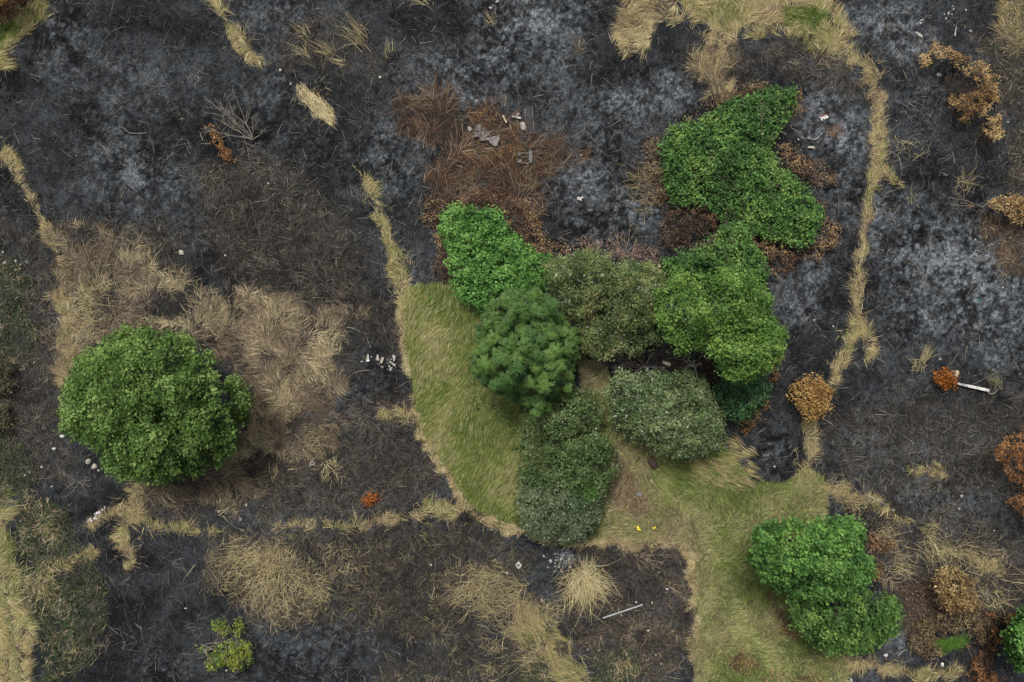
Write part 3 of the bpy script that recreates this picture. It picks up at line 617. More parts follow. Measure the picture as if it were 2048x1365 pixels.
def scatter_bush(name, label, cat, regs, h, dens, pal, Ln, Wd, seed, nst, mat=None, smat=None):
    """low tangle of scorched leaves and stems that thins out at its rim"""
    r = np.random.default_rng(seed)
    A = []; B = []; M = []
    for R in regs:
        x0, y0, x1, y1 = R.bb
        n = int((x1 - x0) * (y1 - y0) / PPM ** 2 * dens)
        px = r.uniform(x0, x1, n); py = r.uniform(y0, y1, n)
        m_ = R.mask(px, py); g = sstep(0.3, 0.62, fbm(px, py, 13, 4, 3))
        k = r.random(n) < m_ * (0.35 + 0.85 * g)
        A.append(px[k]); B.append(py[k]); M.append((m_ * (0.3 + 0.9 * g))[k])
    px = np.concatenate(A); py = np.concatenate(B); M = np.concatenate(M); n = len(px)
    z = h * M * r.uniform(0.35, 1.0, n)
    x, y = G(px, py, z); P = np.stack([x, y, gz(x, y) + 0.03 + z], 1)
    c = P.mean(0); c[2] = gz(c[0], c[1])
    t = thing(name, label, cat, tuple(c))
    V, F = leaf_quads(P, r.normal(0, 0.5, (n, 3)) + np.array([0, 0, 0.8]), r.uniform(*Ln, n), r.uniform(*Wd, n), r)
    u = 0.5 + (fbm(px, py, 24, 2, 3) - 0.5) * 1.8 + (r.random(n) - 0.5) * 0.8
    mk("dead_leaves", V, [F], mat or M_DEAD, np.repeat(pal_pick(pal, u) * r.uniform(0.6, 1.35, (n, 1)), 4, 0), t)
    T = Tubes(3)
    for k in range(nst):
        i = r.integers(n); a = P[i].copy(); a[2] = gz(a[0], a[1]) + 0.03
        an = r.uniform(0, 6.28); L_ = r.uniform(0.3, 1.0)
        b = a + np.array([math.cos(an) * L_, math.sin(an) * L_, r.uniform(0, h * 0.8)])
        T.add(limb(a, b, 0.15, r, 4), 0.012, 0.005)
    T.build("stems", smat or M_TANTWIG, t)
    return t

# scorched and dead shrubs
P_TAN = [((0.18,0.11,0.05),.25),((0.36,0.23,0.10),.4),((0.50,0.36,0.17),.35)]
P_OR = [((0.18,0.08,0.035),.3),((0.33,0.155,0.058),.45),((0.45,0.24,0.10),.25)]
P_BRK = [((0.09,0.055,0.038),.25),((0.19,0.12,0.07),.35),((0.31,0.21,0.125),.28),((0.42,0.27,0.12),.12)]
def dead(name, label, poly, pal, z0, z1, seed, rl=(0.22, 0.42), per=95, Ln=(0.09,0.16), Wd=(0.05,0.09), twig=40, cat="shrub", group=None, tmat=None):
    return plant(name, label, cat, poly, pal, z0, z1, rl, Ln, Wd, per, seed, spacing=1.05, rough=0.5, nmax=200, trunk_r=0.025, multi=5, mat=M_DEAD, tmat=M_DARKTWIG, twig=twig, twigmat=tmat or M_DARKTWIG, stem="stems", crown="dead_leaves", fill=0.2, group=group, up=0.4)
scatter_bush("dead_shrub", "tan scorched shrub crown along the top of the dead clump in the upper right", "shrub", [R_(p, soft=6, wob=9) for p in [[(1868,90),(1900,98),(1935,112),(1978,130),(1975,158),(1938,152),(1895,125),(1868,118)],[(1945,150),(1996,155),(1985,195),(1962,188)],[(1838,112),(1862,104),(1864,126),(1840,138)]]], 1.5, 330, P_TAN, (0.09,0.17), (0.05,0.09), 30, 90, smat=M_DARKTWIG)
scatter_bush("dead_shrub", "curly tan scorched shrub in the middle of the dead clump in the upper right", "shrub", [R_(p, soft=6, wob=9) for p in [[(1902,192),(1960,184),(1984,198),(1978,238),(1940,242),(1900,226)]]], 1.5, 330, P_TAN, (0.09,0.17), (0.05,0.09), 31, 90, smat=M_DARKTWIG)
scatter_bush("dead_shrub", "smooth tan scorched shrub at the lower tip of the dead clump in the upper right", "shrub", [R_(p, soft=6, wob=9) for p in [[(1962,230),(2000,232),(2012,262),(1988,278),(1966,256)]]], 1.5, 330, P_TAN, (0.09,0.17), (0.05,0.09), 32, 90, smat=M_DARKTWIG)
dead("dead_shrub", "round orange-tan scorched bush on the straw strip right of the thicket", [(1580,775),(1605,752),(1640,755),(1660,785),(1655,815),(1625,838),(1592,815),(1576,795)], [((0.24,0.13,0.05),.3),((0.38,0.23,0.08),.5),((0.50,0.33,0.13),.2)], 0.5, 1.7, 33, per=130)
dead("dead_shrub", "tan dead thicket rising above the hollow in the lower right", [(1862,1148),(1900,1138),(1942,1160),(1948,1200),(1920,1226),(1890,1226),(1872,1190)], [((0.17,0.11,0.05),.3),((0.30,0.20,0.09),.45),((0.42,0.32,0.15),.25)], 0.6, 2.2, 34, twig=60)
scatter_bush("dead_shrub", "brown dead thicket curving around the green pocket in the lower right", "shrub", [R_([(1815,1250),(1870,1232),(1920,1228),(1955,1205),(1972,1230),(1968,1285),(1942,1290),(1936,1262),(1895,1268),(1862,1284),(1880,1306),(1850,1325),(1825,1290)], soft=10, wob=9)], 1.0, 260, [((0.12,0.085,0.045),.35),((0.23,0.16,0.085),.45),((0.35,0.27,0.14),.2)], (0.08,0.15), (0.05,0.09), 35, 120)
scatter_bush("dead_shrub", "thin sprinkle of curled leaves on the red-brown hollow in the lower right", "shrub", [R_([(1815,1175),(1858,1165),(1878,1215),(1850,1240),(1812,1232)], soft=12, wob=12)], 0.4, 40, [((0.20,0.13,0.08),.5),((0.34,0.24,0.14),.5)], (0.08,0.14), (0.05,0.08), 55, 120, smat=M_DARKTWIG)
scatter_bush("scorched_bramble", "brown crumbled patch at the bottom edge in the middle of the meadow foot", "bramble", [R_([(1520,1345),(1560,1335),(1575,1355),(1570,1400),(1515,1400)], soft=10, wob=10), R_([(1595,1340),(1640,1345),(1660,1400),(1590,1400)], soft=10, wob=10)], 0.3, 150, P_BRK, (0.07,0.13), (0.05,0.08), 56, 40)
scatter_bush("scorched_shrub", "big burnt-orange shrub at the right edge", "shrub", [R_(p, soft=7, wob=13) for p in [[(1992,915),(2008,880),(2050,858),(2110,860),(2120,940),(2060,975),(2022,962)]]], 2.60, 300, P_OR, (0.09,0.17), (0.04,0.07), 36, 110, smat=M_DARKTWIG)
scatter_bush("scorched_shrub", "narrow burnt-orange shrub at the right edge below the big orange one", "shrub", [R_(p, soft=7, wob=13) for p in [[(2026,985),(2055,972),(2110,985),(2110,1062),(2048,1064),(2030,1040)]]], 2.00, 300, P_OR, (0.09,0.17), (0.04,0.07), 37, 110, smat=M_DARKTWIG)
scatter_bush("scorched_shrub", "ragged orange-red shrub touching the cut-off green tree at the right edge", "shrub", [R_(p, soft=7, wob=13) for p in [[(1975,1228),(2000,1222),(2025,1228),(2030,1250),(2000,1258),(1985,1250)],[(1980,1250),(2010,1255),(2020,1275),(1985,1282)]]], 1.40, 300, P_OR, (0.09,0.17), (0.04,0.07), 38, 110, smat=M_DARKTWIG)
scatter_bush("scorched_shrub", "fern-like orange shrub at the bottom right edge of the picture", "shrub", [R_(p, soft=7, wob=13) for p in [[(1955,1312),(1985,1303),(1980,1340),(1992,1360),(1985,1420),(1935,1420),(1942,1350)],[(1985,1345),(2012,1340),(2005,1356),(1988,1360)]]], 1.20, 300, [((0.20,0.09,0.04),.4),((0.30,0.15,0.06),.6)], (0.09,0.17), (0.04,0.07), 39, 110, smat=M_DARKTWIG)
dead("scorched_shrub", "small red-orange shrub at the end of the white post", [(1870,748),(1888,742),(1906,752),(1912,768),(1890,774),(1874,768)], [((0.22,0.07,0.02),.4),((0.36,0.13,0.03),.6)], 0.3, 0.7, 40, rl=(0.15,0.28), per=160, twig=15)
dead("scorched_shrub", "tiny vivid orange shrub alone on the burnt ground above the bottom straw strip", [(727,998),(742,990),(756,990),(754,1002),(738,1006),(728,1004)], [((0.36,0.12,0.03),.5),((0.55,0.21,0.06),.5)], 0.15, 0.4, 41, rl=(0.1,0.18), per=300, Ln=(0.06,0.1), Wd=(0.04,0.06), twig=8)
dead("scorched_shrub", "tawny shrub at the right edge above the brown hollow", [(1975,405),(2010,398),(2050,392),(2110,400),(2110,450),(2040,445),(2000,425)], P_TAN, 0.4, 1.2, 42)
dead("scorched_shrub", "dark red-brown shrub in the top left corner", [(-60,-40),(62,-40),(50,10),(30,30),(-10,38),(-60,42)], [((0.06,0.03,0.02),.4),((0.14,0.07,0.03),.4),((0.22,0.13,0.05),.2)], 0.4, 1.4, 43, rl=(0.3,0.5))
scatter_bush("scorched_bramble", "brown scorched brambles along the top and right rim of the left bramble patch", "bramble", [R_(p, soft=15, wob=12) for p in [[(905,395),(960,385),(1005,392),(1000,420),(965,412),(915,408)],[(1000,395),(1040,398),(1075,405),(1075,440),(1090,470),(1135,495),(1120,512),(1065,502),(1035,478),(1012,436)]]], 0.80, 330, P_BRK, (0.07,0.14), (0.05,0.09), 44, 60)
scatter_bush("scorched_bramble", "brown scorched brambles along the left rim of the left bramble patch", "bramble", [R_(p, soft=15, wob=12) for p in [[(862,400),(885,412),(874,450),(893,500),(896,560),(878,560),(872,500),(858,440)]]], 0.56, 330, P_BRK, (0.07,0.14), (0.05,0.09), 45, 60)
scatter_bush("scorched_bramble", "dark brown scorched brambles in the notch below the large bramble patch", "bramble", [R_(p, soft=15, wob=12) for p in [[(1330,425),(1385,405),(1442,430),(1445,462),(1400,495),(1335,502),(1322,465)]]], 0.80, 330, [((0.06,0.04,0.03),.4),((0.13,0.08,0.05),.4),((0.24,0.16,0.09),.2)], (0.07,0.14), (0.05,0.09), 46, 60)
scatter_bush("scorched_bramble", "tan scorched brambles along the left edge of the large bramble patch", "bramble", [R_(p, soft=15, wob=12) for p in [[(1292,290),(1322,272),(1330,330),(1338,395),(1318,402),(1305,350)],[(1330,262),(1400,225),(1450,190),(1500,178),(1540,165),(1500,190),(1440,215),(1390,240),(1345,262)]]], 0.56, 330, [((0.12,0.08,0.05),.3),((0.22,0.15,0.09),.45),((0.33,0.25,0.15),.25)], (0.07,0.14), (0.05,0.09), 47, 60)
scatter_bush("scorched_bramble", "brown scorched brambles filling the right-hand bay of the large bramble patch", "bramble", [R_(p, soft=15, wob=12) for p in [[(1562,295),(1580,280),(1605,318),(1650,335),(1662,365),(1612,366),(1565,332)],[(1590,180),(1603,185),(1602,232),(1590,232)]]], 0.72, 330, P_BRK, (0.07,0.14), (0.05,0.09), 48, 60)
scatter_bush("scorched_bramble", "brown scorched brambles below the rounded lower lobe of the large bramble patch", "bramble", [R_(p, soft=15, wob=12) for p in [[(1640,415),(1672,450),(1672,490),(1640,505),(1605,520),(1565,555),(1535,548),(1532,512),(1500,490),(1500,465),(1560,492),(1605,498),(1642,465)]]], 0.64, 330, P_BRK, (0.07,0.14), (0.05,0.09), 49, 60)
scatter_bush("scorched_bramble", "pinkish-brown dry shoots along the top of the grey-green willow shrub", "bramble", [R_(p, soft=15, wob=12) for p in [[(1130,505),(1180,492),(1240,500),(1310,505),(1312,525),(1240,522),(1180,505),(1140,515)]]], 1.76, 330, [((0.15,0.10,0.08),.4),((0.27,0.19,0.15),.6)], (0.07,0.14), (0.05,0.09), 50, 60)
scatter_bush("scorched_bramble", "orange-brown scorched leaves below the dark blue-green shrub", "bramble", [R_(p, soft=15, wob=12) for p in [[(1480,845),(1510,825),(1528,800),(1535,815),(1515,845),(1480,862)],[(1538,690),(1556,700),(1552,760),(1540,755)]]], 0.64, 330, [((0.22,0.10,0.04),.4),((0.40,0.24,0.09),.6)], (0.07,0.14), (0.05,0.09), 51, 60)
scatter_bush("scorched_bramble", "brown dry bracken between the meadow and the leafy double tree", "bramble", [R_(p, soft=15, wob=12) for p in [[(1545,1195),(1560,1200),(1575,1240),(1600,1262),(1590,1275),(1560,1250),(1548,1225)]]], 0.40, 330, P_BRK, (0.07,0.14), (0.05,0.09), 52, 60)
scatter_bush("scorched_bramble", "brown dry bracken at the bottom edge below the meadow", "bramble", [R_(p, soft=12, wob=12) for p in [[(1462,1320),(1490,1300),(1512,1315),(1500,1345),(1470,1350)]]], 0.32, 330, P_BRK, (0.07,0.14), (0.05,0.09), 53, 60)
dead("dead_shrub", "brown scorched twigs right of the upper leafy crown in the lower right", [[(1730,1072),(1765,1070),(1760,1100),(1735,1095)],[(1738,1140),(1765,1130),(1760,1160),(1740,1160)],[(1765,1085),(1790,1078),(1785,1100),(1768,1102)]], [((0.20,0.12,0.06),.4),((0.32,0.20,0.11),.6)], 0.3, [0.9,0.8,0.7], 54, rl=(0.15,0.3), per=60, twig=120, tmat=M_TANTWIG)
for k, (lb, pl) in enumerate((("olive-brown heathery hummock at the left edge level with the round tree", [(-40,725),(18,730),(28,770),(20,785),(-40,790)]), ("lower olive-brown heathery hummock at the left edge level with the round tree", [(-40,810),(15,815),(20,850),(10,862),(-40,862)]))):
    dead("hummock", lb, pl, [((0.08,0.07,0.045),.4),((0.15,0.14,0.08),.6)], 0.2, 0.8, 60 + k, rl=(0.2,0.4), per=120, twig=10)

scatter_bush("scorched_bramble", "orange-brown scorched brambles growing through the slab pile", "bramble", [R_([(930,235),(975,218),(1005,235),(985,252),(940,255)], soft=9, wob=9), R_([(1000,262),(1030,258),(1050,290),(1030,312),(995,300)], soft=9, wob=9), R_([(915,298),(985,300),(1020,325),(960,345),(905,330)], soft=10, wob=10)], 0.6, 150, [((0.13,0.07,0.035),.35),((0.24,0.12,0.05),.4),((0.34,0.20,0.09),.25)], (0.06,0.12), (0.03,0.06), 57, 120)
def undergrowth(label, polys, h, dens, pal, seed):
    r = np.random.default_rng(seed); A = []
    for p in polys:
        R = R_(p, soft=10, wob=9); x0, y0, x1, y1 = R.bb
        n = int((x1 - x0) * (y1 - y0) / PPM ** 2 * dens)
        px = r.uniform(x0, x1, n); py = r.uniform(y0, y1, n)
        k = r.random(n) < R.mask(px, py) * (0.3 + 0.8 * sstep(0.35, 0.6, fbm(px, py, 15, 2, 3)))
        A.append(np.stack([px[k], py[k]], 1))
    A = np.concatenate(A); n = len(A)
    z = h * (0.25 + 0.9 * fbm(A[:, 0], A[:, 1], 24, 5, 2)) * r.uniform(0.3, 1, n)
    x, y = G(A[:, 0], A[:, 1], z); P = np.stack([x, y, gz(x, y) + 0.04 + z], 1)
    V, F = leaf_quads(P, r.normal(0, 0.45, (n, 3)) + np.array([0, 0, 0.8]), r.uniform(0.1, 0.2, n), r.uniform(0.05, 0.09, n), r)
    u = 0.5 + (fbm(A[:, 0], A[:, 1], 30, 1, 3) - 0.5) * 1.6 + (r.random(n) - 0.5) * 0.7
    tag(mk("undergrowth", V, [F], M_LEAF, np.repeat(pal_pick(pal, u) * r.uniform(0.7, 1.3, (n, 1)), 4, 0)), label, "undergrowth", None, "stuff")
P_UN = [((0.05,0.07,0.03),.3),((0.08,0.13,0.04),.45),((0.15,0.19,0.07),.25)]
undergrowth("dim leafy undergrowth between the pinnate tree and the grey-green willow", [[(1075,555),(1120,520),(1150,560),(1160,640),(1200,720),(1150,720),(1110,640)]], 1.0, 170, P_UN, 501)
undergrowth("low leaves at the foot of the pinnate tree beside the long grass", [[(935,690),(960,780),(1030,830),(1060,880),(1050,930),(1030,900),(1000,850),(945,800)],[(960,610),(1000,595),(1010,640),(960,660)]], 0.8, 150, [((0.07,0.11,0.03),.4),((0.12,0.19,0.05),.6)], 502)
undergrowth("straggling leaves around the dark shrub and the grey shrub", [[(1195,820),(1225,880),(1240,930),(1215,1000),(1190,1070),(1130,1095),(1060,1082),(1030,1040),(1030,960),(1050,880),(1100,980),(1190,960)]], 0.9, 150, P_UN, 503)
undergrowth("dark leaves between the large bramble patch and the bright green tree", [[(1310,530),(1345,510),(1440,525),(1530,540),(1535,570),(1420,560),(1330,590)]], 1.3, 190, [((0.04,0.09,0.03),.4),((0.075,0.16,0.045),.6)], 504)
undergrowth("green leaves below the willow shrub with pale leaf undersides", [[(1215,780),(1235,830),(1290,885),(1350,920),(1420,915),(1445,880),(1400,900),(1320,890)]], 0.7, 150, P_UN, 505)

# bare branches
def bare(name, label, cat, px, py, ends, seed, r0=0.035, z=0.5, mat=None, forks=5):
    r = np.random.default_rng(seed)
    x, y = G(px, py); base = np.array([x, y, float(gz(x, y))])
    t = thing(name, label, cat, tuple(base)); T = Tubes(4)
    for ex, ey in ends:
        zz = r.uniform(0.3, 1.0) * z; a, b_ = G(ex, ey, zz)
        ln = limb(base, (a, b_, zz), 0.07, r, 7); T.add(ln, r0, 0.008)
        for f in range(forks):
            s = ln[r.integers(2, 6)]; d = (ln[-1] - s)
            ang = r.uniform(0.25, 0.7) * r.choice([-1, 1]); ca, sa = math.cos(ang), math.sin(ang)
            e = s + np.array([d[0] * ca - d[1] * sa, d[0] * sa + d[1] * ca, d[2]]) * r.uniform(0.5, 1.0)
            e[2] = max(e[2], 0.05)
            l2 = limb(s, e, 0.1, r, 5); T.add(l2, r0 * 0.4, 0.005)
            for g in range(3):
                s2 = l2[r.integers(1, 4)]; e2 = s2 + (l2[-1] - s2) * 0.7 + r.normal(0, 0.14, 3); e2[2] = max(e2[2], 0.05)
                T.add(limb(s2, e2, 0.1, r, 4), r0 * 0.22, 0.004)
    T.build("branches", mat or M_TWIG, t)
    return t
t = bare("dead_shrub", "bare grey fire-killed shrub sprawling on the black ground in the upper left", "shrub", 506, 280, [(405,192),(465,180),(470,245),(400,257),(425,235),(505,232),(440,205),(530,262)], 70, 0.045, 0.9)
rr = np.random.default_rng(71)
foliage("dead_leaves", lobes_of([(410,250),(425,250),(445,285),(468,320),(455,325),(438,300),(425,275)], 0.1, 0.3, (0.12,0.25), 0.8, rr, 40), t, P_OR, (0.08,0.14), (0.04,0.07), 70, rr, mat=M_DEAD)
bare("fallen_branch", "pale forked fallen branches below the bare grey shrub", "branch", 486, 270, [(482,310),(504,335),(488,312),(506,314)], 72, 0.03, 0.15, M_TWIG, 2)
bare("brush_pile", "heap of bare grey-brown branches in the gap between the two willow shrubs", "brush pile", 1290, 735, [(1235,705),(1215,720),(1225,745),(1260,700),(1280,712),(1240,760),(1310,760),(1300,700),(1330,735),(1255,728),(1220,735)], 73, 0.035, 0.9, M_TWIG, 8)
bare("dead_shrub", "pale spiky dead stems beside the lower leafy crown in the lower right", "shrub", 1778, 1155, [(1765,1178),(1800,1148),(1812,1160),(1795,1180),(1760,1160),(1785,1185)], 74, 0.025, 0.5, M_TANTWIG, 4)
bare("dead_shrub", "pale sprawling dead stems above the tan dead thicket in the lower right", "shrub", 1735, 1105, [(1790,1090),(1800,1108),(1760,1080),(1810,1120),(1780,1070),(1770,1130)], 75, 0.025, 0.5, M_TANTWIG, 5)
bare("fallen_branch", "tangle of tan fallen branches below the large bramble notch", "branch", 1250, 515, [(1245,460),(1262,440),(1275,480),(1225,455),(1290,500),(1215,475)], 76, 0.03, 0.4, M_TANTWIG, 4)
bare("fallen_branch", "arching tan branches at the top edge of the burnt square", "branch", 1265, 1110, [(1310,1115),(1330,1130),(1345,1110),(1300,1140),(1340,1150)], 77, 0.025, 0.3, M_TANTWIG, 4)
bare("dead_shrub", "thin dark stems standing in the hollow of the dead clump in the upper right", "shrub", 1898, 190, [(1900,150),(1915,145),(1930,155),(1945,165),(1890,155),(1955,178),(1935,180)], 78, 0.02, 1.2, M_DARKTWIG, 6)
bare("fallen_branch", "long crossed tan branches on the black ground right of the ash, near the right edge", "branch", 1965, 415, [(1920,405),(1895,395),(1990,395),(1900,410),(1998,392)], 79, 0.022, 0.25, M_TANTWIG, 3)
bare("fallen_branch", "crossed brown twigs left below the round tree beside pale rocks", "branch", 160, 965, [(118,945),(126,1000),(178,995),(180,975),(110,925),(185,960)], 80, 0.02, 0.25, M_TWIG, 2)

# ------------------------------------------------------------------ grass
for k, (lb, R, fl, ji) in enumerate(SREG):
    grass("straw_strip", lb, "dry grass", [R], 560, (0.2, 0.7), (0.011, 0.021), fl, ji if k != 1 else 14, (0.9, 1.52), P_STRIP if k not in (1,) else P_PALE, seed=k)
for k, (lb, pts, hw, fl, ji) in enumerate(STRIPS):
    grass("strip_litter", "loose singed straw strewn beside the " + lb.split(" ", 1)[1] if len(lb.split()) < 11 else "loose singed straw beside the " + " ".join(lb.split()[1:10]), "dry grass", [R_(pts, [q * 1.5 for q in hw], soft=14, wob=16)], 42, (0.2, 0.8), (0.014, 0.028), 0, 180, (1.0, 1.54), [(GREYB, .25), (BROWN, .2), (TAN, .35), (STRAW, .2)], seed=180 + k, clump=0.95)
for k, (lb, R, pal, d, fl, ji) in enumerate(AREG):
    grass("dry_grass", lb, "dry grass", [R], d * (2.4 if pal is P_FIELD else 2.1), (0.3, 0.9), (0.011, 0.022), fl, ji * 1.3, (0.9, 1.52), pal, seed=40 + k, clump=0.85 if pal is P_FIELD else 0.92, holes=SOOT if pal is P_FIELD else [TRACK, GTOP, GTL])
grass("long_grass", "field of long green grass left of the central thicket", "grass", [G1], 700, (0.3, 0.65), (0.014, 0.025), 62, 14, (0.45, 1.15), P_GREEN, seed=60, clump=0.3, nscale=70)
grass("seed_heads", "pale slanting seed heads standing over the long green grass", "dry grass", [G1], 75, (0.4, 0.85), (0.016, 0.03), 60, 22, (0.45, 0.95), [(YG,.35),(STRAW,.4),(PALE,.25)], seed=59, clump=0.75)
grass("meadow_grass", "olive meadow grass opening to the bottom edge right of the burnt square", "grass", [G2], 480, (0.18, 0.5), (0.014, 0.026), 75, 70, (0.5, 1.25), P_MEADOW, seed=61, clump=0.4, nscale=110, ngain=1.9, holes=[BRP])
grass("dry_grass", "brown dead patch in the meadow beside the grey shrub", "dry grass", [BRP], 420, (0.15, 0.4), (0.014, 0.026), 90, 80, (0.6, 1.4), [(BROWN,.25),(TAN,.5),(STRAW,.25)], seed=62)
grass("straw_fringe", "thin straw fringe where the green grass meets the burnt ground", "dry grass", [RING1], 650, (0.2, 0.6), (0.011, 0.021), 100, 120, (0.8, 1.5), P_STRAW, seed=63, clump=0.9)
grass("dry_grass", "long combed straw at the right corner of the meadow below the willow shrub", "dry grass", [TAN2], 420, (0.4, 0.9), (0.012, 0.022), -25, 20, (0.8, 1.35), [(TAN,.35),(STRAW,.4),(YG,.25)], seed=64, clump=0.95)
grass("long_grass", "lush green grass around the dark log in the meadow", "grass", [GC2], 380, (0.4, 0.8), (0.016, 0.028), -35, 25, (0.7, 1.3), [(YG,.3),(OLIVE,.4),(GREEN,.3)], seed=65)
grass("green_grass", "fresh green patch within the straw mat at the top edge", "grass", [GTOP], 380, (0.25, 0.55), (0.018, 0.03), 45, 60, (0.4, 1.2), [(OLIVE,.3),(GREEN,.7)], seed=66)
grass("green_grass", "faint green patch at the left end of the straw mat at the top edge", "grass", [GTOP2], 250, (0.25, 0.5), (0.018, 0.03), 45, 60, (0.4, 1.2), [(YG,.5),(OLIVE,.5)], seed=67)
grass("green_grass", "green patch in the grass bank at the top left corner", "grass", [GTL], 350, (0.25, 0.5), (0.018, 0.03), 30, 50, (0.4, 1.2), [(YG,.2),(OLIVE,.3),(GREEN,.5)], seed=68)
grass("green_grass", "soft green pocket inside the hollow dead thicket in the lower right", "grass", [GPOCK], 600, (0.15, 0.35), (0.014, 0.024), 45, 60, (0.3, 1.0), [((0.09,0.19,0.03),.6),((0.13,0.25,0.05),.4)], seed=69)
grass("short_grass", "pale green track along the left edge near the bottom", "grass", [TRACK], 500, (0.08, 0.2), (0.014, 0.024), 80, 60, (0.4, 1.2), [(YG,.5),((0.25,0.29,0.12),.5)], seed=70)
for k, (lb, R, d) in enumerate(WEEDZ):
    grass("weeds", lb, "weeds", [R], d * 2.2, (0.15, 0.45), (0.03, 0.06), 90, 180, (0.3, 1.3), P_WEED, seed=80 + k, clump=0.8, nscale=40)
for k, (lb, R, d, fl) in enumerate(RUSTZ):
    grass("dead_stems", lb, "dead stems", [R], d * 0.62, (0.6, 1.6), (0.012, 0.024), fl, 110, (0.7, 1.45), [((0.06,0.04,0.03),.2),(BROWN,.25),(RUST,.33),(TAN,.22)], seed=90 + k, clump=1.0, rgain=1.2, nscale=45)
for k, (R, d, pal) in enumerate(BROWNZ):
    grass("burnt_stubble", "thin litter of brown stubble scattered on burnt ground, zone %s" % ("above the straw bed","left of the straw bed","below the straw bed","between the bottom tufts","along the bottom edge","inside the burnt square","around the white post","above the lower right thickets","along the right edge at the top","left of the right straw strip","around the upper left straw wisps","in the brown hollow at the right edge","in the red-brown hollow of the lower right thicket","left of the green field corner","around the rubble row","below the top straw mat","along the left edge","below the round tree")[k].replace("zone ", ""), "stubble", [R], d * 0.8, (0.15, 0.8), (0.014, 0.028), 90, 180, (0.8, 1.5), pal, seed=110 + k, clump=0.85, nscale=45, wide=0.05)
grass("charred_tufts", "short black burnt grass stumps all over the charred field", "burnt grass", [OUTSIDE], 26, (0.08, 0.28), (0.03, 0.06), 90, 180, (0.2, 1.2), [(BLACK,.7),((0.04,0.04,0.043),.3)], seed=140, clump=0.95, holes=[G1, G2])
grass("fallen_stems", "thin pale dead stems scattered over the charred field", "dead stems", [OUTSIDE], 6.5, (0.3, 1.3), (0.012, 0.024), 90, 180, (1.35, 1.55), [(GREYB,.5),((0.17,0.155,0.135),.35),((0.27,0.24,0.20),.15)], seed=141, clump=0.8, wide=0.05, holes=[G1, G2])

# ------------------------------------------------------------------ tufts that can be told apart
def tuft(label, px, py, n, Ln, dirdeg, spread, rad, pal, seed, name="grass_tuft", group="dry grass tufts on the burnt ground"):
    r = np.random.default_rng(seed)
    x0, y0 = G(px, py)
    n = int(n * 0.6); x = x0 + r.normal(0, rad * 1.45, n); y = y0 + r.normal(0, rad * 1.45, n)
    jx = vn(x * 32, y * 32, 9, 3) - 0.5; z = gz(x, y) - 0.02
    az = np.radians(dirdeg + r.normal(0, 1, n) * spread * 1.25 + np.where(r.random(n) < 0.12, r.uniform(-150, 150, n), 0) + jx * spread * 2)
    t0 = r.uniform(0.55, 1.2, n); t1 = np.minimum(t0 + r.uniform(0.2, 0.8, n), 1.75)
    V, F = blade_mesh(x, y, z, r.uniform(Ln[0], Ln[1], n) * 1.15, r.uniform(0.012, 0.024, n), az, t0, t1)
    V[:, 2] = np.maximum(V[:, 2], gz(V[:, 0], V[:, 1]) + 0.004)
    base = np.array([x0, y0, float(gz(x0, y0))])
    o = mk(name, V - base, F, M_GRASS, np.repeat(pal_pick(pal, r.random(n)) * r.uniform(0.75, 1.2, (n, 1)), 5, 0))
    o.location = base
    return tag(o, label, "grass tuft", group)
P_T = [(TAN,.2),(STRAW,.4),(PALE,.4)]
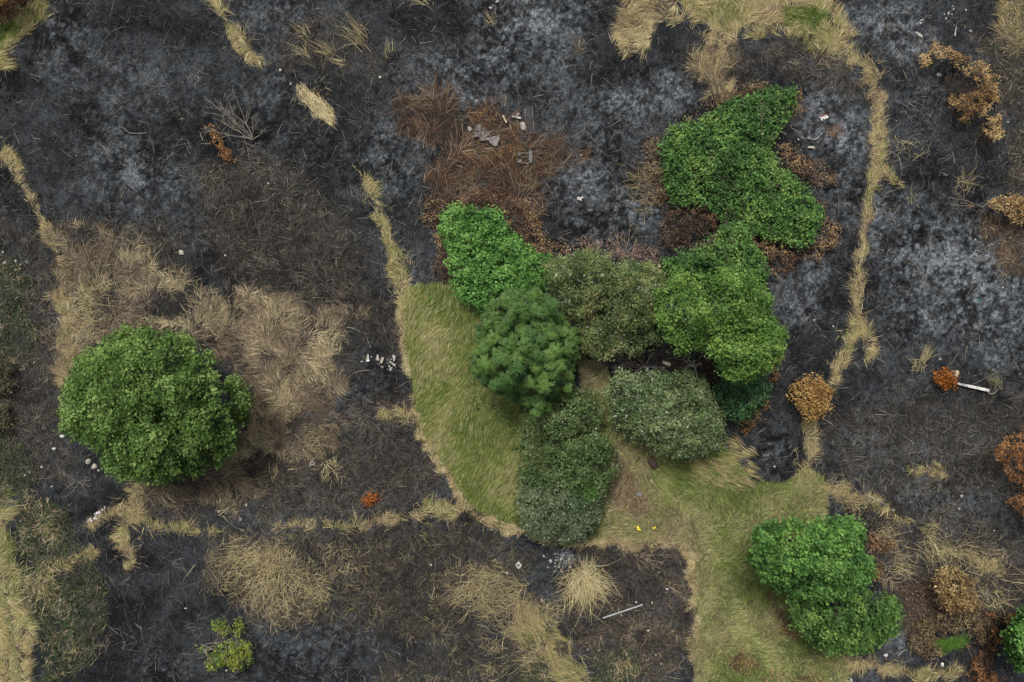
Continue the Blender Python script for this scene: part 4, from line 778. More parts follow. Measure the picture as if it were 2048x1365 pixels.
TUFTS = [
 ("largest bleached tuft fanning downward in the burnt square", 1165,1160,560,(0.7,1.9),-88,38,0.42,P_PALE),
 ("bleached strands lying right of the largest tuft in the burnt square", 1190,1165,160,(0.5,1.2),-20,25,0.3,P_PALE),
 ("narrow bleached strands rising above the largest tuft in the burnt square", 1172,1135,70,(0.5,1.1),75,14,0.15,P_PALE),
 ("pale tuft spreading left, outermost at the lower middle", 935,1185,300,(0.5,1.1),170,35,0.45,P_T),
 ("pale tuft above the outermost one at the lower middle", 970,1160,230,(0.5,1.0),165,30,0.35,P_T),
 ("straw tuft right of the outermost one at the lower middle, beside the round white stone", 1005,1160,120,(0.4,0.9),150,25,0.25,P_T),
 ("long combed straw tuft slanting down to the olive wedge at the lower middle", 990,1210,320,(0.6,1.2),140,18,0.45,P_T),
 ("long straw tuft on the left flank of the olive wedge", 1030,1255,240,(0.6,1.2),150,16,0.4,P_T),
 ("tan straw tuft at the head of the olive wedge", 1035,1190,260,(0.5,1.0),170,25,0.35,P_T),
 ("bright little tuft on the right shoulder of the olive wedge", 1095,1225,180,(0.4,0.8),80,45,0.25,P_PALE),
 ("long straw tuft curving left from the foot of the olive wedge", 1065,1320,150,(0.6,1.3),170,18,0.3,P_T),
 ("pale straw tuft at the bottom edge right of the olive wedge foot", 1155,1345,220,(0.5,1.1),150,30,0.4,P_T),
 ("tall straw tuft with a peaked top in the lower left cluster", 545,1120,330,(0.5,1.1),85,35,0.4,P_T),
 ("widest straw tuft at the heart of the lower left cluster", 545,1155,420,(0.5,1.1),-100,50,0.55,P_T),
 ("straw tuft combed left at the top of the lower left cluster", 465,1122,300,(0.5,1.1),25,18,0.5,P_PALE),
 ("second combed straw tuft at the top of the lower left cluster", 505,1118,200,(0.5,1.1),30,20,0.4,P_PALE),
 ("spiky straw tuft on the left flank of the lower left cluster", 450,1165,160,(0.5,1.2),35,22,0.35,P_T),
 ("small straw tuft right of the peaked one in the lower left cluster", 608,1150,180,(0.4,0.8),100,40,0.3,P_T),
 ("rightmost straw tuft of the lower left cluster", 640,1190,170,(0.4,0.8),160,35,0.3,P_T),
 ("low straw tuft at the bottom of the lower left cluster", 560,1225,260,(0.4,0.9),95,40,0.5,P_T),
 ("tan straw tuft in the middle of the lower left cluster", 515,1195,260,(0.5,1.0),-80,40,0.45,P_FIELD),
 ("thin tuft below the rightmost one of the lower left cluster", 610,1230,90,(0.4,0.9),60,25,0.25,P_T),
 ("large loose straw tuft on the black ground near the top, right of the bright wedge", 722,78,85,(0.7,1.9),145,14,0.22,P_T),
 ("short straw tuft slanting left, nearest above the bright wedge", 610,108,45,(0.5,1.1),135,10,0.12,P_T),
 ("straw tuft slanting left, between two others above the bright wedge", 655,105,60,(0.5,1.2),145,12,0.14,P_T),
 ("small horizontal tuft of straw right above the bright wedge", 686,126,40,(0.4,0.8),165,12,0.1,P_PALE),
 ("fine dry tuft left of the large loose straw tuft near the top", 612,70,32,(0.4,0.9),115,20,0.12,P_T),
 ("straw tuft cut by the top edge, left of the middle", 852,2,60,(0.5,1.0),175,35,0.15,P_T),
 ("small straw tuft near the top edge below two white scraps", 985,44,45,(0.4,0.9),135,18,0.12,P_T),
 ("few upright pale stems right of the large loose straw tuft", 780,108,26,(0.4,0.8),95,12,0.12,P_PALE),
 ("brown straw tuft with a flat fan, left of the large bramble patch", 1290,365,260,(0.5,1.0),175,22,0.4,[(TAN,.5),(STRAW,.5)]),
 ("brown straw tuft between the flat fan and the bramble notch", 1305,405,120,(0.5,1.0),160,25,0.3,[(TAN,.6),(STRAW,.4)]),
 ("small rusty tuft beside the torn white sheet", 1668,265,110,(0.3,0.6),110,60,0.15,[(ORANGE,.4),(TAN,.4),(RUST,.2)]),
 ("bundle of upright dry stalks on the black ground left of the white post", 1844,722,70,(0.7,1.3),80,5,0.08,P_PALE),
 ("sparse spread of stems at the foot of the dry stalk bundle", 1840,728,60,(0.5,0.9),180,60,0.15,P_T),
 ("olive wisps right of the white post", 1990,765,70,(0.5,1.1),140,12,0.2,[(YG,.5),(TAN,.5)]),
 ("pale curved tuft below the trampled straw right of the meadow corner", 1715,1005,180,(0.6,1.1),165,25,0.3,P_STRAW),
 ("long straw strands arching at the right meadow corner", 1690,975,160,(0.6,1.2),-170,20,0.3,P_STRAW),
 ("spiky straw tuft with bleached stems left above the round tree", 165,600,140,(0.6,1.3),30,35,0.35,P_PALE),
 ("fan of bleached stems above the round tree", 195,580,150,(0.6,1.4),70,28,0.35,P_PALE),
 ("bleached tuft at the right tip of the straw above the round tree", 352,565,140,(0.4,0.8),95,35,0.3,P_PALE),
 ("bleached tangle left above the round tree, below the fan", 190,640,170,(0.6,1.2),150,40,0.45,P_T),
 ("pale tuft on the burnt patch right of the straw tip above the round tree", 405,605,110,(0.4,0.8),80,40,0.3,P_T),
 ("pale tuft near the white frame below the straw bed", 655,935,120,(0.4,0.8),-60,40,0.3,P_T),
 ("bleached tuft at the lower edge of the straw bed", 620,885,150,(0.5,1.0),20,25,0.35,P_T),
 ("small bleached tuft at the bottom left among dark weeds", 146,1300,120,(0.3,0.7),80,60,0.25,P_T),
 ("straw tuft below the slanting strip among the left weeds", 85,1160,200,(0.5,0.9),-80,50,0.4,P_T),
 ("small straw tuft in the left weeds level with white rubbish", 60,1005,100,(0.4,0.7),10,60,0.25,P_T),
 ("short straw tuft standing left of the blunt straw band", 110,1075,90,(0.4,0.7),-60,60,0.2,P_T),
 ("straw tuft in the left weeds above the short one", 100,1055,90,(0.4,0.7),-60,60,0.2,[(STRAW,.5),(YG,.5)]),
 ("dry straw tuft in the bare ash right of the top drift", 1158,100,80,(0.3,0.7),100,40,0.2,P_FIELD),
 ("faint straw tuft at the bottom edge in the burnt square", 1325,1345,100,(0.4,0.9),70,30,0.3,P_FIELD),
 ("pale hooked tuft below the green weeds of the burnt square", 1245,1325,90,(0.4,0.8),-90,30,0.2,P_STRAW),
 ("wispy stems crossing right of the right straw strip near the ash", 1810,300,60,(0.5,1.2),150,50,0.4,P_T),
 ("pale straw strands sprawling at the left end of the straw arc in the lower right", 1868,1090,190,(0.5,1.2),-60,60,0.45,P_T),
 ("pale straw strands sprawling over the right end of the straw arc in the lower right", 1970,1130,230,(0.5,1.2),160,60,0.5,P_T),
 ("dry strands leaning left in the middle of the straw arc in the lower right", 1920,1110,150,(0.5,1.2),120,60,0.45,P_T),
 ("long grey strands crossing the right edge above the cut-off green tree", 2030,1150,90,(0.7,1.5),20,18,0.35,P_FIELD),
 ("tan strands spreading right of the lower leafy crown", 1790,1130,110,(0.5,1.2),-20,50,0.35,P_T),
 ("tan strands spreading right of the upper leafy crown", 1760,1070,110,(0.5,1.2),20,50,0.35,P_T),
 ("dry strands right of the tan dead thicket in the lower right", 1985,1195,130,(0.5,1.1),-30,60,0.4,P_T),
 ("thin pale tuft below the blunt straw band on the lower left ground", 210,1290,60,(0.4,0.9),40,60,0.3,P_FIELD),
 ("pale wisps above the olive dark ground right of the lower left cluster", 660,1110,70,(0.4,0.9),60,30,0.3,P_T),
 ("pale wisps on the dark ground far right of the lower left cluster", 700,1135,60,(0.4,0.9),10,50,0.35,P_T),
 ("pale wisp low on the dark ground left of the olive wedge foot", 985,1300,60,(0.4,0.8),70,30,0.2,P_T),
 ("loose fan of grass strands at the bottom edge left of the olive wedge foot", 985,1345,90,(0.5,1.1),60,30,0.35,P_T),
 ("star of thin stems on the black ground near the right edge", 1925,370,60,(0.5,1.1),90,60,0.25,P_T),
]
for k, T_ in enumerate(TUFTS): tuft(*T_, 300 + k)

# ------------------------------------------------------------------ stones, slabs and litter
def rock(name, label, px, py, w, h, rot, mat, hz=0.5, seed=0, cat="stone", group=None, lift=0.0, jag=0.22):
    """irregular stone: w, h in photo pixels across, rot in degrees"""
    r = np.random.default_rng(seed + int(px * 7 + py * 3))
    bm = bmesh.new(); bmesh.ops.create_icosphere(bm, subdivisions=2, radius=1.0)
    dirs = r.normal(0, 1, (7, 3)); dirs /= np.linalg.norm(dirs, axis=1)[:, None]
    cut = r.uniform(0.42, 0.85, 7)
    sx, sy = w / 2 / PPM, h / 2 / PPM; sz = hz * min(sx, sy) + 0.012
    for v in bm.verts:
        p = np.array(v.co)
        for d, c in zip(dirs, cut):
            q = p @ d
            if q > c: p = p - d * (q - c)
        p = p * (1 + r.uniform(-jag, jag) * 0.25)
        v.co = (p[0] * sx * 1.15, p[1] * sy * 1.15, p[2] * sz)
    me = bpy.data.meshes.new(name); bm.to_mesh(me); bm.free(); me.materials.append(mat)
    o = bpy.data.objects.new(name, me); C.objects.link(o)
    x, y = G(px, py); o.location = (x, y, float(gz(x, y)) + sz * 0.45 + lift); o.rotation_euler = (0, 0, math.radians(rot))
    return tag(o, label, cat, group)
def slab(name, label, px, py, outline, thick, mat, tilt=(0, 0), cat="slab", z=0.03, bev=0.012, group=None, parent=None):
    """broken slab: outline in photo-pixel offsets from (px, py), y down"""
    bm = bmesh.new()
    vs = [bm.verts.new((a / PPM, -b_ / PPM, 0)) for a, b_ in outline]
    f = bm.faces.new(vs)
    if f.normal.z < 0 or True:
        bmesh.ops.recalc_face_normals(bm, faces=bm.faces)
    e = bmesh.ops.extrude_face_region(bm, geom=[f])
    for v in e["geom"]:
        if isinstance(v, bmesh.types.BMVert): v.co.z += thick
    bmesh.ops.recalc_face_normals(bm, faces=bm.faces)
    bmesh.ops.bevel(bm, geom=[q for q in bm.edges], offset=min(bev, thick * 0.3), segments=1, affect='EDGES')
    r = random.Random(int(px * 13 + py))
    for v in bm.verts: v.co.z += r.uniform(-0.15, 0.15) * thick
    me = bpy.data.meshes.new(name); bm.to_mesh(me); bm.free(); me.materials.append(mat)
    o = bpy.data.objects.new(name, me); C.objects.link(o)
    x, y = G(px, py); o.location = (x, y, float(gz(x, y)) + z); o.rotation_euler = (tilt[0], tilt[1], 0)
    if parent:
        o.parent = parent; o.location = o.location - parent.location; return o
    return tag(o, label, cat, group)
def bar(name, label, a, b, w, hgt, mat, cat, z=0.05, parent=None, loc=None):
    """rectangular bar between two photo points (w in photo pixels)"""
    (ax, ay), (bx, by) = G(*a), G(*b)
    d = np.array([bx - ax, by - ay]); Ln = np.linalg.norm(d)
    bm = bmesh.new(); bmesh.ops.create_cube(bm, size=1)
    for v in bm.verts: v.co = (v.co.x * Ln, v.co.y * w / PPM, v.co.z * hgt)
    bmesh.ops.bevel(bm, geom=list(bm.edges), offset=min(0.008, hgt * 0.2), segments=2, affect='EDGES')
    me = bpy.data.meshes.new(name); bm.to_mesh(me); bm.free(); me.materials.append(mat)
    o = bpy.data.objects.new(name, me); C.objects.link(o)
    mx_, my_ = (ax + bx) / 2, (ay + by) / 2
    o.location = (mx_, my_, float(gz(mx_, my_)) + z + hgt / 2); o.rotation_euler = (0, 0, math.atan2(d[1], d[0]))
    if parent:
        o.parent = parent; o.location = o.location - parent.location; return o
    return tag(o, label, cat)
def stick(name, label, pts, r0, r1, mat, cat, z=0.05, seed=0):
    T = Tubes(6)
    p = []
    for q in pts:
        x, y = G(q[0], q[1]); p.append((x, y, float(gz(x, y)) + (q[2] if len(q) > 2 else z)))
    p = np.array(p); T.add(p - p[0], r0, r1)
    o = T.build(name, mat); o.location = p[0]
    return tag(o, label, cat)

# rubble row by the long green grass
t = thing("broken_block", "white broken block with a mossy green face, leftmost big piece of the rubble row", "block", (*G(735.5, 716), 0.02))
slab("concrete_body", None, 736, 716, [(0,-7),(1.5,-7),(3.2,4),(5,5),(3,7.5),(-1.5,8),(-3,6),(-1,2)], 0.14, M_WHITE, parent=t)
slab("mossy_face", None, 734.6, 716, [(0,-5),(0.6,-1),(-0.2,4),(-1.8,6),(-2,0)], 0.10, M_GREENFACE, parent=t)
slab("concrete_fragment", "pale triangular concrete fragment pointing up in the rubble row", 755.5, 716, [(0,-7.5),(1,-6.5),(3.5,4),(1,6),(-3.4,4),(-3,1)], 0.12, M_PALE)
slab("concrete_block", "largest pale rectangular block in the rubble row", 764, 721, [(0,-6.5),(4.8,-4.8),(1,6.5),(-4.4,4)], 0.16, M_BEIGE)
slab("concrete_fragment", "spear-shaped grey fragment at the right end of the rubble row", 788, 716, [(-4,-5.5),(2.5,-5),(3.3,1),(0.5,8),(-0.8,7),(-2,0)], 0.10, M_PALE)
bar("concrete_lath", "slanting pale lath in the rubble row beside the green grass", (779, 723), (791, 732), 3.0, 0.07, M_PALE, "lath")
rock("stone", "small round grey stone in the middle of the rubble row", 775.5, 720.5, 5, 5, 0, M_GREY)
rock("stone", "white pebble between the round grey stone and the spear fragment", 782.5, 719, 3.5, 3.5, 0, M_PALE)
rock("stone", "white chip left of the mossy-faced block", 728, 714.5, 3.4, 2.6, -30, M_WHITE)
rock("stone", "white chip right of the mossy-faced block", 742.8, 714, 2.8, 2.4, 0, M_WHITE)
rock("stone", "brownish lump at the left end of the rubble row", 724, 723.5, 6, 4, 20, M_BEIGE)
rock("stone", "angular pale chunk at the bottom of the rubble row", 782, 739, 6, 8, -30, M_PALE)
rock("stone", "pale wedge-shaped stone below the slanting lath", 778.5, 733, 3.5, 5, 10, M_PALE)
rock("stone", "flat pale chip below the rectangular block of the rubble row", 764.5, 734.5, 6, 2.5, -20, M_BEIGE)
rock("stone", "tiny pale chip left under the rectangular block of the rubble row", 758, 729, 2.5, 2.5, 30, M_PALE)
rock("stone", "tiny white chip above the wedge-shaped stone of the rubble row", 775.3, 726.5, 2, 2.5, 0, M_WHITE)
rock("stone", "tiny pale chip left of the bottom chunk of the rubble row", 775.5, 738.5, 2.2, 2.2, 0, M_PALE)
rock("stone", "grey pebble right of the bottom chunk of the rubble row", 792, 735, 3, 2, 30, M_GREY)

# slab pile
slab("broken_slab", "long weathered grey slab at the middle of the slab pile", 965, 275, [(-17,-1),(-14,-7),(-2,-9),(14,-9),(16,-3),(14,-1),(6,3),(6,10),(-4,10),(-6,2),(-17,3)], 0.10, M_PINKGREY, (0.06, -0.05), z=0.2)
slab("broken_slab", "angular grey slab leaning at the right of the slab pile", 986, 284, [(-15,-3),(0,-6),(14,-10.5),(14,-4),(11,4),(9,12),(4,14),(-4,10),(-8,2),(-14,1)], 0.10, M_PINKGREY, (-0.12, 0.1), z=0.34)
slab("broken_slab", "dark flat slab at the back of the slab pile", 958, 258, [(-8,-3),(0,-8),(8,-4),(14,4),(8,6),(-6,6),(-9,4)], 0.09, M_GREY, (0.05, 0.1), z=0.1)
rock("stone", "pinkish-white stone at the left end of the slab pile", 940, 260, 12, 9, -35, M_PALE, hz=0.8, lift=0.1)
bar("stake", "short pale stake leaning at the top of the slab pile", (1005.5, 234), (1013, 249), 3, 0.07, M_WOOD, "stake", z=0.25)
rock("stone", "bright white broken bone-like piece at the top right of the slab pile", 1036, 229, 8, 4, 35, M_WHITE)
bar("plank", "short bleached plank piece at the top right of the slab pile", (1024, 234), (1042, 238), 4, 0.08, M_PALE, "plank")
slab("concrete_block", "pale rounded block standing beside the dark board", 1045, 256, [(-6,-7),(-2,-9),(4.5,-8.5),(6,-4),(6,7),(2,9),(-2,6)], 0.28, M_PALE, bev=0.05)
t = thing("board", "long dark charred board with pale edges right of the slab pile", "board", (*G(1057, 242), 0.1))
bar("board_panel", None, (1056, 214), (1061, 270), 13, 0.05, M_CHARWOOD, None, z=0.06, parent=t)
bar("board_edge", None, (1049.5, 218), (1053.5, 270), 1.4, 0.09, M_GREY, None, z=0.06, parent=t)
bar("board_edge", None, (1064, 214), (1068.5, 270), 1.0, 0.09, M_GREY, None, z=0.06, parent=t)
t = thing("crate_frame", "burnt crate frame of grey posts below the slab pile", "crate", (*G(1050, 318), 0.1))
slab("corner_post", None, 1060.5, 317, [(-3,-12),(0,-14),(3.5,-11),(4,10),(2,14),(-3,13)], 0.35, M_GREY, parent=t, bev=0.03)
slab("corner_post", None, 1039, 311, [(-3,-3),(1,-5),(3,2),(0,5),(-3,3)], 0.25, M_GREY, parent=t)
slab("corner_post", None, 1039, 325, [(-3,-4),(3,-4),(5,0),(3,4),(-3,3)], 0.25, M_GREY, parent=t)
bar("cross_rail", None, (1042, 310), (1057, 309), 1.5, 0.03, M_TWIG, None, z=0.28, parent=t)
bar("cross_rail", None, (1042, 317), (1057, 317), 1.3, 0.03, M_TWIG, None, z=0.24, parent=t)
bar("cross_rail", None, (1040, 329), (1057, 329), 1.3, 0.03, M_TWIG, None, z=0.2, parent=t)

# white post, stake and twig at its end
t = thing("post", "fallen white post with a scorched section on the black ground at the right", "post", (*G(1941, 774), 0.1))
bar("painted_length", None, (1930, 771.5), (1973, 781), 5.6, 0.13, M_WHITE, None, z=0.12, parent=t)
bar("scorched_length", None, (1914, 768), (1930, 771.5), 4.6, 0.11, solid("scorched_paint", (0.06,0.06,0.06), (0.6,0.59,0.57), 14), None, z=0.12, parent=t)
slab("splintered_end", None, 1911.5, 767.3, [(-3.5,-2.5),(-1,-1.2),(2.5,-2),(2.5,2.2),(-3,1.2),(-1.6,0)], 0.1, M_WHITE, parent=t, z=0.12)
bar("stake", "short yellowish wooden stake standing above the small red-orange shrub", (1905.5, 741), (1903.5, 753), 5.5, 0.5, M_WOOD, "stake", z=0.0)
stick("forked_twig", "pale crooked twig just past the right end of the white post", [(1971,783),(1977,788,0.12),(1984,787,0.15),(1989,786),(1992,779,0.1)], 0.035, 0.02, M_TWIG, "twig")
stick("pole", "long straight pale pole lying on the straw right of the meadow corner", [(1733,990.5),(1752,1000),(1774,1011.5)], 0.03, 0.025, M_PALE, "pole", z=0.12)
t = thing("metal_rail", "long thin metal rail lying across the burnt square", "rail", (*G(1225, 1230), 0.06))
bar("bare_length", None, (1205, 1235.5), (1285, 1208.5), 2.6, 0.05, M_METAL, None, z=0.08, parent=t)
bar("sooty_length", None, (1166, 1248.5), (1205, 1235.5), 2.2, 0.05, M_CHARWOOD, None, z=0.08, parent=t)
# log in the grass
T = Tubes(12)
(ax, ay), (bx, by) = G(1297.5, 916), G(1310, 933)
za = float(gz(ax, ay)) + 0.2
axs = [np.array([ax + (bx - ax) * f, ay + (by - ay) * f, za + 0.1]) for f in (0, 0.06, 0.3, 0.7, 0.94, 1)]
Vc = np.array(axs)
T.add(Vc, 0.23, 0.21)
for k, s in enumerate((0.72, 0.97, 1.0, 1.02, 0.97, 0.7)):
    seg = T.V[0][k * 12:(k + 1) * 12]; T.V[0][k * 12:(k + 1) * 12] = Vc[k] + (seg - Vc[k]) * s
T.V[0] -= Vc[0]
o = T.build("log", M_LOG); o.location = Vc[0]
tag(o, "short fat dark log lying in the green meadow grass", "log")
slab("flat_stone", "flat grey stone on the brown patch of the meadow", 1277, 988, [(-6,-3.5),(5,-3),(6,1),(4,4),(-5,3)], 0.08, M_GREY)
rock("stone", "little pale stone left of the flat grey one on the brown meadow patch", 1267.5, 987, 4, 3, 0, M_BEIGE)
# square target plate with a dark hole
bm = bmesh.new()
def ring(rad, n, rot, z): return [bm.verts.new((rad * math.cos(rot + 2 * math.pi * i / n), rad * math.sin(rot + 2 * math.pi * i / n), z)) for i in range(n)]
def sq(i, n, R):
    a_ = 2 * math.pi * i / n; c_, s_ = math.cos(a_), math.sin(a_); q = R / max(abs(c_) + abs(s_), 1e-6); return (q * c_, q * s_)
n_ = 24
o_t = [bm.verts.new((*sq(i, n_, 0.22), 0.04)) for i in range(n_)]; o_b = [bm.verts.new((*sq(i, n_, 0.22), 0)) for i in range(n_)]
i_t = ring(0.062, n_, 0, 0.04); i_b = ring(0.062, n_, 0, 0)
for i in range(n_):
    j = (i + 1) % n_
    bm.faces.new((o_t[i], o_t[j], i_t[j], i_t[i])); bm.faces.new((o_b[j], o_b[i], i_b[i], i_b[j]))
    bm.faces.new((o_b[i], o_b[j], o_t[j], o_t[i])); bm.faces.new((i_b[j], i_b[i], i_t[i], i_t[j]))
bmesh.ops.recalc_face_normals(bm, faces=bm.faces)
me = bpy.data.meshes.new("marker_plate"); bm.to_mesh(me); bm.free(); me.materials.append(M_PALE)
t = bpy.data.objects.new("marker_plate", me); C.objects.link(t); x, y = G(1037, 1129); t.location = (x, y, float(gz(x, y)) + 0.16)
t.scale = (1, 1.15, 1)
tag(t, "small white square plate with a round hole left of the burnt square", "plate")
bm = bmesh.new(); bmesh.ops.create_cone(bm, cap_ends=True, segments=20, radius1=0.061, radius2=0.061, depth=0.03)
me = bpy.data.meshes.new("hole_dark_disc"); bm.to_mesh(me); bm.free(); me.materials.append(M_CHARWOOD)  # added dark disc standing in for the darkness inside the hole
o = bpy.data.objects.new("hole_dark_disc", me); C.objects.link(o); o.parent = t; o.location = (0, 0, 0.012)
stick("stick", "thin stick pointing from the square plate down to the right", [(1041,1135),(1046,1141),(1053,1149)], 0.02, 0.014, M_TANTWIG, "stick", z=0.1)
rock("stone", "round bright white stone left below the square plate", 1014.5, 1146, 6, 5.5, 0, M_WHITE)
# torn white sheet with scorched edge
t = thing("torn_sheet", "torn bright white sheet with a rusty scorched edge on the ash", "rubbish", (*G(1645, 236), 0.05))
slab("white_sheet", None, 1645, 237, [(-9,-3),(-3,-2),(1,-3),(5,-6),(10.5,-4),(10.5,0),(5,2),(3,3.5),(0.5,1),(-1,6),(-3.5,5),(-5,1)], 0.09, M_WHITE, parent=t)
slab("scorched_edge", None, 1645, 231.5, [(-7,1),(-2,0.5),(3,-3.5),(9.5,-3),(10,0),(4,-0.5),(1,2.5),(-4,3.2)], 0.07, M_RUST, parent=t)
slab("broken_plate", "pale curved broken plate below the torn white sheet", 1625, 279, [(-11,-3),(-7,-5),(-4,-1),(1,0),(7,-3),(13,-6.5),(13.5,-4),(7,1),(3,3),(-3,2),(-11,0)], 0.06, M_GREY)
slab("concrete_fragment", "small pale slab on the brown rim below the broken plate", 1620.5, 296.5, [(-6.5,-2.5),(0,-3),(6.5,-2),(6.5,2.5),(2,2.5),(-6.5,1.5)], 0.12, M_BEIGE)
rock("stone", "upright grey stone left of the curved broken plate", 1604, 275, 5, 8, 30, M_GREY)
rock("stone", "small white stone farthest left of the curved broken plate", 1596, 280, 4, 4, 0, M_PALE)
slab("torn_scrap", "white crumpled scrap on the ash between the two bramble patches", 1160, 398, [(-6,-2),(-2,-4),(0,-1),(5,-4),(7,-1),(2,1),(3,5),(-1,4),(-3,2),(-6,3)], 0.07, M_WHITE, cat="rubbish")
# gap in the thicket
slab("concrete_slab", "grey rectangular slab in the bare gap between the willow shrubs", 1331.5, 727, [(-8,-5.5),(8,-0.5),(5.5,6),(-8.5,0.5)], 0.1, M_BEIGE, z=0.25)
t = bare("white_branch", "white bleached forked branch rising beside the willow shrub flecked with pale leaves", "branch", 1390, 736, [(1400,725),(1370,722),(1393,756),(1388,722),(1376,718)], 90, 0.06, 2.2, M_WHITE, 1)
rock("stone", "white ball-like scrap in the dark gap under the bright green tree", 1378, 706.5, 3.6, 3.2, 0, M_WHITE, lift=0.3)
